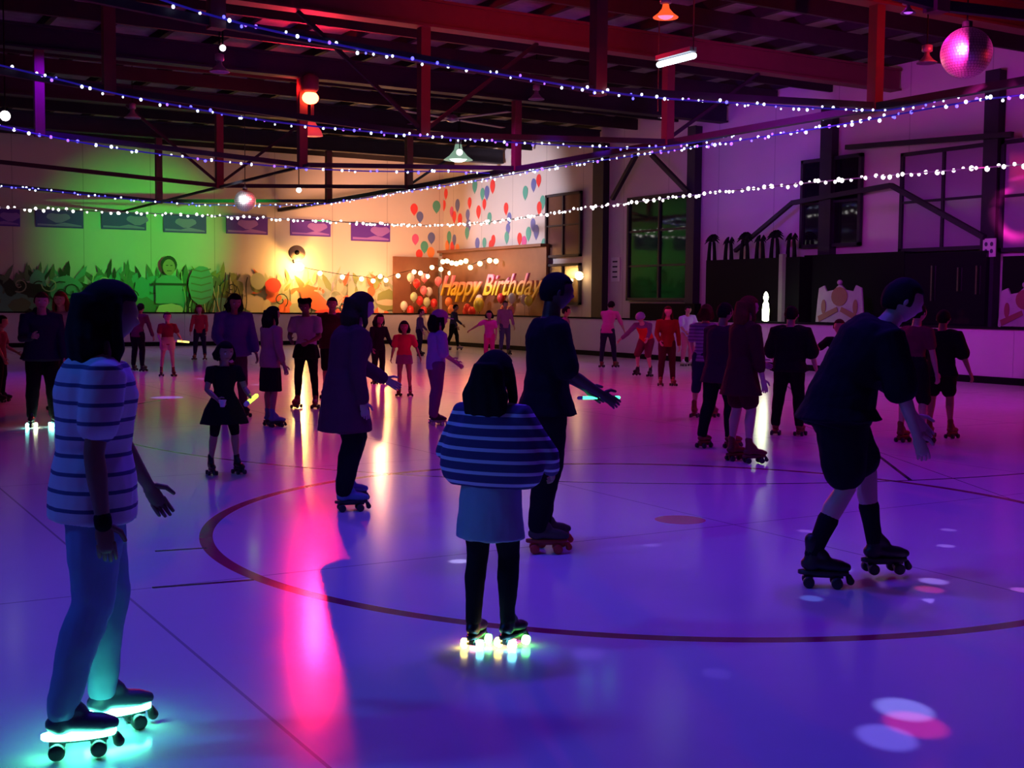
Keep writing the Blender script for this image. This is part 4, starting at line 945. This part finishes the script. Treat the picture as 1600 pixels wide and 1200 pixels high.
def person(label, foot, ytop, yaw, P, top=None, bot=None, hairs=('short', 'black'), skin='tan', sk='black', h=None, plane=None, extra=None, face=False, skl=None):
    """foot: pixel between the feet; ytop: pixel row of the crown; yaw 0 = seen from behind, 90 = facing right, 180 = facing us"""
    g = floor_at(*foot); D = proj(g)[2]; far = D > 17
    if h is None:
        S0 = skeleton(1.0, P); H1 = S0.pz+S0.head.z+S0.hl*.55; q = on(2, 0, *foot); d = _F+_R*((foot[0]-800)/FPX)+_U*((600-ytop)/FPX)
        ztop = CH+d.z*(V((g.x, g.y)).length/V((d.x, d.y)).length); h = max(.95, min(1.95, ztop/H1))
    S = skeleton(h, P); az = atan2(g.x, g.y); yw = -(az+radians(yaw))
    par = empty('person', (0, 0, 0), yw, label, 'person')
    mid = (S.leg['L'][2]+S.leg['R'][2])*.5+V((0, .03*h, 0)); R = Matrix.Rotation(yw, 3, 'Z'); off = R @ V((mid.x, mid.y, 0)); par.location = (g.x-off.x, g.y-off.y, 0)
    inner = S.pz
    # children are modelled around the pelvis, so lift everything by the pelvis height
    def up(v): return v+V((0, 0, inner))
    S.torso = [(up(p), d) for p, d in S.torso]; S.neck0 = up(S.neck0); S.neck1 = up(S.neck1); S.head = up(S.head)
    S.arm = {k: tuple(up(p) for p in a) for k, a in S.arm.items()}; S.leg = {k: (up(a[0]), up(a[1]), up(a[2]), a[3]) for k, a in S.leg.items()}
    vb = (.010 if not far else .014)*(h/1.7)**.5; vc = (.012 if not far else .017)*(h/1.7)**.5
    fem = P.get('fem', False)
    put('body', body_mesh(S, P, fem, vb), skin_mat(skin), par)
    if bot:
        for st in (bot if isinstance(bot, list) else [bot]): make_bottom(S, P, st, st['m'], par, vc)
    if top:
        for st in (top if isinstance(top, list) else [top]): make_top(S, P, st, st['m'], par, vc)
    if hairs[0] == 'cap':
        hair(S, 'short', hairs[1], par, vc*.8); hat(S, par, hairs[2])
    elif hairs[0] == 'longcap':
        hair(S, 'long', hairs[1], par, vc*.8, .16); hat(S, par, hairs[2])
    elif hairs[0] == 'helmet': helmet(S, par, hairs[2]); hair(S, 'short', hairs[1], par, vc*.8)
    elif hairs[0]: hair(S, hairs[0], hairs[1], par, vc*.8, hairs[2] if len(hairs) > 2 else .2)
    if face: face_parts(S, par, hairs[1])
    if sk:
        for k in 'LR':
            pit = P.get('p'+k, 0); skate(par, S, k, sk, TPL[sk], pit, not far, skl)
    if extra: extra(S, par, R)
    return par, S, R
def hat(S, par, m):
    r = S.hl/2; M = S.hrot; c = S.head; b = MB()
    b.loft([(c+M @ V((0, -.03*r, z*r)), M @ X1, .92*r*q, M @ V((0, 1, 0)), 1.04*r*q) for z, q in ((.30, 1), (.6, .98), (.95, .8), (1.18, .45), (1.25, .15))], 22)
    e = b.build('cap', m, par, True)
    b = MB(); b.loft([(c+M @ V((0, .75*r, (.34-dz)*r)), M @ X1, .8*r, M @ V((0, 1, -.15)), .95*r) for dz in (0, .06)], 22); b.build('cap_brim', m, e, True)
def helmet(S, par, m):
    r = S.hl/2; M = S.hrot; c = S.head; b = MB()
    b.loft([(c+M @ V((0, -.03*r, z*r)), M @ X1, 1.02*r*q, M @ V((0, 1, 0)), 1.2*r*q) for z, q in ((.0, .98), (.15, 1.03), (.6, .98), (.95, .8), (1.2, .48), (1.28, .15))], 22)
    b.build('helmet', m, par, True)
def world_of(par, R, p): return V(par.location)+R @ p
def hand_pos(S, k, f=.07):
    sh, e, w = S.arm[k]; return w+(w-e).normalized()*f*S.h
def stick(label, par, R, S, k, col_, L=.16, d=None, es=6, rad=.012, cat='glow stick', name='glow_stick'):
    p = world_of(par, R, hand_pos(S, k)); t = empty(name, p, label=label, cat=cat); d = V(d or (.9, .2, .25)).normalized()
    b = MB(); b.tube([-d*L/2, d*L/2], rad, 10); b.build('tube', glow('stick_'+label[:9], col_, es), t, True)
    b = MB(); b.tube([-d*(L/2+.02), -d*L/2], rad*1.15, 10); b.build('end_cap', M_white, t, True)

c_ = cloth
def socks(S, par, m=None, t0=.48):
    for k in 'LR':
        hj, kn, an, _ = S.leg[k]; h = S.h; bk = V((0, -.006*h, 0)); b = MB(); b.tube([kn.lerp(an, t0)+bk, kn.lerp(an, .7)+bk*.6, an], [.034*h, .029*h, .026*h], 14); b.build('sock', m or cloth('jet', (.01, .009, .014)), par, True)
# 1 woman nearest on the left
def e1(S, par, R):
    b = MB(); w = S.arm['R'][2]; d = (S.arm['R'][2]-S.arm['R'][1]).normalized(); b.tube([w-d*.012, w+d*.008], .030, 12); b.build('wristband', M_black, par, True)
person('woman nearest the camera in striped white T-shirt and pale jeans, cyan glowing skates', (152, 1160), 425, 82,
       dict(fem=True, lean=3, lL=(11, 3, 16), lR=(-3, 2, 14), aR=(-10, 10, 6, 4), aL=(22, 12, 30, 4), head=(6, 0), wide=1.12, pL=0),
       dict(kind='tee', sleeve=.62, loose=.014, flare=.1, m=striped('tee_stripes', (.60, .64, .70), (.06, .08, .20), .062, .22), name='t_shirt'),
       dict(kind='jeans', loose=.010, m=c_('denim_pale', (.20, .36, .56)), name='jeans'), ('wavy', 'black', .18), 'brown', 'cyan_band', extra=e1)
# 2 foreground child
person('long-haired child seen from behind in navy and white striped jumper and rainbow glowing skates', (772, 1010), 547, 28,
       dict(fem=True, lean=2, lL=(3, 2, 8), lR=(12, 0, 14), aL=(10, 34, 60, -20), aR=(14, 34, 60, -18), head=(0, 4), wide=1.05, pL=0),
       [dict(kind='tee', sleeve=.1, loose=.012, long=.175, flare2=.012, m=c_('pale_blue', (.30, .44, .52)), name='long_tunic', label='pale blue tunic hanging below the jumper'),
        dict(kind='poncho', sleeve=1.75, loose=.02, m=striped('jumper_stripes', (.045, .035, .14), (.55, .60, .80), .052, .30), name='jumper', folds=.6, hem=1)],
       dict(kind='leggings', loose=.004, m=c_('black', (.012, .012, .016)), name='leggings'), ('long', 'black', .20), 'tan', 'rainbow')
# 3 tall man in black
def e3(S, par, R): stick('green glow stick in the hand of the tall man in black', par, R, S, 'L', (.05, 1, .35), .26, (.95, -.3, 0), es=4, rad=.011)
person('tall man in black clothes holding a green glow stick, red-wheeled skates', (855, 858), 417, 78,
       dict(lean=3, lL=(8, 2, 16), lR=(2, 1, 14), aR=(14, 6, 58, 0), aL=(16, 6, 58, 0), head=(4, 0), wide=1.05),
       dict(kind='tee', sleeve=.9, loose=.016, long=.06, m=c_('black')if 0 else c_('jet', (.010, .009, .014))), dict(kind='trousers', loose=.014, m=c_('jet', (.010, .009, .014))), ('short', 'black'), 'dark', 'red_wheels', extra=e3)
# 4 woman with open shirt
person('curly-haired woman in loose open mauve shirt and black trousers with blue skates', (548, 794), 450, 74,
       dict(fem=True, lean=10, lL=(20, 4, 34), lR=(6, 3, 18), aR=(-6, 8, 10, 2), aL=(26, 8, 60, 0), head=(4, 0), wide=1.15),
       [dict(kind='tee', sleeve=1.9, loose=.020, long=.20, flare2=.02, m=c_('mauve', (.13, .03, .06)), name='open_shirt')],
       dict(kind='trousers', loose=.018, m=c_('jet', (.01, .009, .014))), ('wavy', 'brown', .17), 'pale', 'blue')
# 5 bending man
person('big man bending forward in black T-shirt and black shorts, long dark socks and black skates', (1332, 908), 474, 76,
       dict(lean=31, lL=(30, 5, 22), lR=(4, 4, 30), aR=(14, 8, 20, 0), aL=(28, 10, 36, 4), head=(-4, 0), hl=.7, wide=1.25, pL=0),
       dict(kind='tee', sleeve=.95, loose=.022, long=.03, m=c_('jet', (.01, .009, .014))), [dict(kind='shorts', loose=.028, end=.47, m=c_('jet', (.01, .009, .014)), name='shorts'),], ('short', 'black'), 'pale', 'black', h=1.80,
       extra=lambda S, par, R: socks(S, par))

jet = c_('jet', (.010, .009, .014))
def tee(m, **k): d = dict(kind='tee', sleeve=.62, loose=.012, m=m, name='t_shirt'); d.update(k); return d
def pants(m, **k): d = dict(kind='trousers', loose=.010, m=m); d.update(k); return d
def shorts(m, **k): d = dict(kind='shorts', loose=.018, end=.5, m=m, name='shorts'); d.update(k); return d
def skirt(m, **k): d = dict(kind='skirt', len=.2, flare=.07, m=m, name='skirt'); d.update(k); return d
# left group
def e6(S, par, R): stick('short lime green glow stick held by the girl in the black dress', par, R, S, 'L', (.45, 1, .05), .12, (.8, .3, .5), es=3, rad=.02)
def epaper(S, par, R):
    p = world_of(par, R, hand_pos(S, 'R')); t = empty('paper_cup', p, label='crumpled pale cup in the right hand of the girl in the black dress', cat='cup'); b = MB(); rev(b, [(.02, -.03), (.035, .03), (.03, .03), (.017, -.025)], 12); b.build('cup_body', M_white, t, True); b = MB(); rev(b, [(.034, .026), (.038, .030), (.034, .034)], 12); b.build('rim', M_white, t, True)
person('girl in flared black dress facing the camera with a lime glow stick', (352, 741), 533, 160,
       dict(fem=True, lean=2, lL=(10, 6, 10), lR=(4, 9, 10), aL=(22, 14, 70, -6), aR=(16, 16, 62, -16), head=(8, 0)),
       tee(jet, sleeve=.5, loose=.008), [skirt(jet, len=.17, flare=.10), dict(kind='leggings', loose=.003, end=.5, m=jet, name='under_shorts')], ('long', 'black', .12), 'tan', 'black', face=True, extra=lambda S, par, R: (e6(S, par, R), epaper(S, par, R)))
person('man in dark navy hoodie at left with white and aqua glowing skate wheels', (68, 668), 452, 176,
       dict(lean=4, lL=(8, 5, 14), lR=(10, 5, 16), aL=(12, 10, 22, 4), aR=(30, 10, 95, -20), head=(6, 0), wide=1.25),
       dict(kind='hoodie', sleeve=1.95, loose=.022, long=.05, m=c_('navy', (.025, .022, .06)), name='hoodie'), pants(jet, loose=.016), ('short', 'brown'), 'pale', 'white_lit', face=True)
person('red-haired girl in white T-shirt behind the man in the navy hoodie', (98, 640), 452, 200,
       dict(fem=True, lean=6, aL=(10, 14, 30, 6), aR=(10, 8, 40, 0)), tee(c_('white', (.5, .48, .5))), pants(c_('plum', (.10, .03, .08))), ('long', 'red', .18), 'pale', 'black', face=True)
person('child in dark clothes cut by the left picture edge', (4, 628), 492, 110, dict(lean=4, aL=(10, 10, 60, 0)), tee(c_('wine', (.16, .03, .06))), pants(jet), ('short', 'black'), 'tan', 'black')
person('skater in maroon top half hidden by the big dark hair of the nearest woman', (217, 580), 472, 30, dict(lean=16, lL=(14, 6, 20), aR=(10, 16, 24, 6), fem=True), tee(c_('maroon', (.16, .05, .08)), sleeve=1.9), pants(jet), ('ponytail', 'black'), 'tan', 'black')
def e7(S, par, R): stick('yellow glow stick in the hand of the little child by the left barrier', par, R, S, 'L', (1, .85, .15), .24, (1, -.3, -.1), es=2.2, rad=.02)
person('small child in red top and pale pink shorts near the left barrier', (262, 588), 487, 175, dict(lean=2, lL=(6, 6, 8), lR=(8, 8, 10), aL=(16, 20, 60, 14), aR=(10, 12, 50, -10)), tee(c_('dark_red', (.22, .02, .05))), shorts(c_('pale_pink', (.55, .35, .38)), end=.32), ('short', 'brown'), 'pale', 'maroon', extra=e7, face=True)
person('skater in red jacket standing by the left barrier below the green mural', (312, 562), 476, 190, dict(lean=4, lL=(4, 7, 8), lR=(6, 7, 10), aL=(10, 10, 30, 4)), tee(c_('coral', (.55, .08, .10)), sleeve=1.9), pants(c_('navy', (.025, .022, .06))), ('long', 'red', .14), 'pale', 'maroon', face=True)
def e8(S, par, R):
    p = world_of(par, R, hand_pos(S, 'R', .09)); t = empty('folded_jacket', p, label='pale rolled jacket held by the woman in the loose violet top', cat='jacket'); b = MB(); b.ball((0, 0, 0), .09, 14, (1.2, .8, .7)); b.ball((.08, .02, -.07), .07, 12, (.8, .8, 1.3)); b.build('folded_cloth', M_white, t, True); b = MB(); b.tube([(-.06, 0, .05), (0, 0, .09), (.07, 0, .03)], .012, 8); b.build('sleeve_knot', M_white, t, True)
person('woman with big dark hair in loose violet top carrying a pale jacket', (367, 652), 455, 165,
       dict(fem=True, lean=6, lL=(8, 5, 14), lR=(10, 5, 14), aL=(6, 14, 20, 8), aR=(16, 16, 60, -6), head=(10, 0), wide=1.1), tee(c_('violet', (.12, .09, .30)), sleeve=1.7, loose=.03, long=.05), pants(c_('plum', (.10, .03, .08))), ('wavy', 'black', .14), 'tan', 'black', extra=e8, face=True)
person('girl in beige top and knee-length black skirt on pale blue skates', (427, 666), 475, 62,
       dict(fem=True, lean=3, lL=(6, 4, 8), lR=(2, 4, 8), aL=(10, 12, 50, 4), aR=(0, 10, 18, 4)), tee(c_('beige', (.42, .26, .26)), sleeve=1.6, loose=.016), skirt(jet, len=.27, flare=.015), ('long', 'black', .17), 'tan', 'blue')
person('woman in white V-neck top and black leggings in front of the orange mural', (478, 638), 463, 195,
       dict(fem=True, lean=4, lL=(4, 6, 8), lR=(8, 5, 14), aL=(14, 10, 70, -26), aR=(16, 12, 76, -20), head=(14, 0)), tee(c_('lilac_white', (.50, .46, .62)), sleeve=.6), [skirt(jet, len=.10, flare=.03), dict(kind='leggings', loose=.004, m=jet, name='leggings')], ('puffs', 'black'), 'brown', 'maroon', face=True)
person('heavy-set man in dark maroon shirt standing behind the curly-haired woman', (519, 622), 461, 185, dict(lean=3, wide=1.3, aL=(8, 16, 20, 8), aR=(8, 16, 20, 8)), tee(c_('deep_maroon', (.06, .012, .025)), sleeve=.9, loose=.02), shorts(jet, end=.55), ('short', 'black'), 'tan', 'maroon', face=True)
person('dark-haired skater with a black bag half hidden right of the curly-haired woman', (592, 600), 490, 150, dict(lean=6, aL=(14, 14, 40, 6)), tee(jet, sleeve=1.9, loose=.014), pants(jet), ('long', 'black', .16), 'tan', 'black')
person('small girl in bright pink-red T-shirt and short grey skirt near the middle', (632, 619), 501, 184,
       dict(fem=True, lean=2, lL=(6, 5, 14), lR=(10, 3, 18), aL=(8, 22, 34, 20), aR=(8, 14, 30, 8)), tee(c_('hot_coral', (.85, .07, .12)), sleeve=.7, loose=.014), skirt(c_('grey_pink', (.30, .16, .26)), len=.12, flare=.02), ('long', 'black', .14), 'tan', 'maroon', face=True)
person('tiny distant skater in violet by the far barrier left of the capped girl', (657, 556), 482, 100, dict(lean=5, aL=(14, 10, 40, 4)), tee(c_('dusky', (.13, .09, .24)), sleeve=1.8), pants(c_('navy', (.025, .022, .06))), ('short', 'brown'), 'pale', 'black')
person('girl in lilac T-shirt with pink cap, profile, on black skates with pale wheels', (682, 664), 485, 70,
       dict(fem=True, lean=4, lL=(6, 1, 14), lR=(0, 1, 8), aL=(20, 6, 60, 2), aR=(4, 8, 55, 4)), tee(c_('lilac', (.42, .40, .72)), sleeve=.95, loose=.02), pants(c_('mauve_pants', (.22, .08, .22)), loose=.014), ('longcap', 'black', c_('pink_cap', (.55, .22, .48))), 'pale', 'pale_wheels')
person('distant skater in dark top striding by the far barrier right of the pink cap', (709, 547), 474, 100, dict(lean=8, lL=(20, 4, 14), lR=(-10, 4, 10), aL=(14, 10, 50, 4)), tee(c_('slate', (.05, .05, .12)), sleeve=1.8), pants(jet), ('short', 'black'), 'tan', 'white')
person('small child in pink T-shirt stretching one arm to the left by the far barrier', (764, 568), 485, 195, dict(lean=4, aR=(10, 60, 14, 56), aL=(8, 14, 30, 6)), tee(c_('bright_pink', (.75, .12, .50)), sleeve=.6), pants(c_('hot_pink', (.8, .05, .30))), ('long', 'black', .12), 'tan', 'black')
person('child in violet-pink top right behind the child with the stretched arm', (789, 554), 468, 160, dict(lean=2, aL=(10, 10, 30, 4)), tee(c_('orchid', (.50, .16, .52)), sleeve=1.7), pants(c_('violet', (.12, .09, .30))), ('short', 'brown'), 'pale', 'black')
person('skater in dusky pink top half hidden behind the tall man in black', (884, 578), 478, 100, dict(lean=3, aL=(10, 8, 14, 4), aR=(6, 12, 10, 8)), tee(c_('dusky_pink', (.38, .12, .28)), sleeve=.7), pants(jet), ('short', 'black'), 'tan', 'maroon')
# right group
person('skater in pink T-shirt and navy trousers leaning on the barrier right of centre', (951, 574), 468, 20, dict(fem=True, lean=24, lL=(6, 8, 6), lR=(12, 8, 10), aL=(50, 8, 60, 0), aR=(30, 14, 40, 6)), tee(c_('rose', (.62, .14, .34)), sleeve=1.2), pants(c_('navy_deep', (.02, .02, .05)), loose=.006), ('short', 'black'), 'tan', 'maroon')
person('small child in violet helmet bending forward with red jumper round the waist', (1005, 588), 487, 205, dict(lean=36, lL=(30, 8, 44), lR=(34, 8, 50), aL=(50, 20, 50, 6), aR=(30, 34, 44, 30)), [tee(c_('grey_violet', (.20, .14, .26)), sleeve=1.8), dict(kind='tee', sleeve=0, loose=.022, hem=0, m=c_('scarlet', (.75, .04, .03)), name='red_jumper') if 0 else tee(c_('scarlet', (.75, .04, .03)), sleeve=0, loose=.02, name='red_jumper', crop_neck=1)], shorts(c_('wine', (.16, .03, .06)), end=.5), ('helmet', 'brown', mat('helmet_violet', (.22, .14, .45), .35)), 'pale', 'black')
person('long-haired woman in dark orange-red jacket and dark trousers behind the barrier group', (1042, 603), 476, 170, dict(fem=True, lean=3, lL=(4, 5, 6), lR=(6, 5, 8), aL=(6, 10, 10, 4), aR=(10, 12, 50, -10)), tee(c_('rust', (.22, .035, .02)), sleeve=1.9), pants(c_('deep_maroon', (.06, .012, .025))), ('long', 'brown', .2), 'pale', 'maroon')
person('child in pale blue-white shirt beside the barrier behind the woman in striped top', (1074, 572), 476, 150, dict(lean=12, side=6, aL=(14, 14, 30, 6), aR=(20, 10, 60, 0)), tee(c_('pale_lavender', (.52, .52, .85)), sleeve=.7, loose=.02), pants(c_('pinkish', (.50, .14, .24))), ('short', 'black'), 'tan', 'white')
person('woman in short-sleeved pale striped top and dark blue jeans, back turned', (1100, 652), 472, 16,
       dict(fem=True, lean=4, lL=(2, 5, 10), lR=(12, 4, 16), aL=(8, 10, 40, 0), aR=(10, 10, 40, 6)), tee(striped('violet_stripes', (.30, .28, .48), (.10, .08, .20), .05, .3), sleeve=.7), pants(c_('dark_denim', (.018, .03, .09)), loose=.012, end=.8), ('long', 'brown', .12), 'pale', 'maroon')
person('skater in black trousers and plum coat, left of the long-coated skater', (1122, 700), 468, 40, dict(lean=7, lL=(-4, 4, 12), lR=(16, 4, 22), aL=(6, 10, 20, 4), aR=(10, 10, 30, 4)), tee(c_('plum_dark', (.06, .015, .04)), sleeve=1.9, long=.1, loose=.018), pants(jet, loose=.012), ('short', 'black'), 'tan', 'maroon')
person('tall skater in long dark red coat with bare lower legs, facing right', (1163, 722), 458, 62, dict(fem=True, lean=5, lL=(2, 4, 8), lR=(10, 4, 14), aL=(20, 10, 66, 4), aR=(8, 8, 12, 4)), tee(c_('dark_wine', (.075, .01, .018)), sleeve=1.5, loose=.022, long=.15, flare2=.03, name='coat'), shorts(c_('dark_wine', (.075, .01, .018)), end=.4), ('long', 'red', .16), 'pale', 'maroon')
person('teenager in oversized black T-shirt and black trousers, seen from behind at right', (1231, 680), 474, 12, dict(lean=4, lL=(2, 7, 10), lR=(8, 6, 14), aL=(8, 16, 60, 4), aR=(10, 18, 4, 16), wide=1.1), tee(jet, sleeve=1.0, loose=.03, long=.05), pants(jet, loose=.014), ('short', 'black'), 'pale', 'maroon')
person('small child with raised arms between the black-clad teenager and the bending man', (1308, 655), 498, 180, dict(lean=2, aR=(40, 40, 120, 10), aL=(40, 30, 130, 0)), tee(jet, sleeve=.7), pants(jet), ('short', 'brown'), 'pale', 'black')
person('skater in red T-shirt mostly hidden behind the bending man', (1428, 692), 470, 40, dict(lean=6, lL=(2, 5, 8), lR=(12, 5, 16), aR=(8, 10, 14, 4)), tee(c_('wine', (.16, .03, .06))), shorts(jet), ('short', 'black'), 'pale', 'maroon')
person('skater in long black T-shirt and black shorts with bare legs at far right', (1470, 684), 480, 20, dict(lean=3, lL=(2, 4, 6), lR=(6, 6, 8), aR=(6, 20, 8, 20), aL=(6, 8, 20, 2)), tee(jet, sleeve=.9, loose=.026, long=.07), shorts(jet, end=.42), ('short', 'black'), 'tan', 'maroon')
person('skater in black cut by the right picture edge', (1612, 613), 500, 60, dict(lean=3), tee(jet), pants(jet), ('short', 'black'), 'tan', 'black')
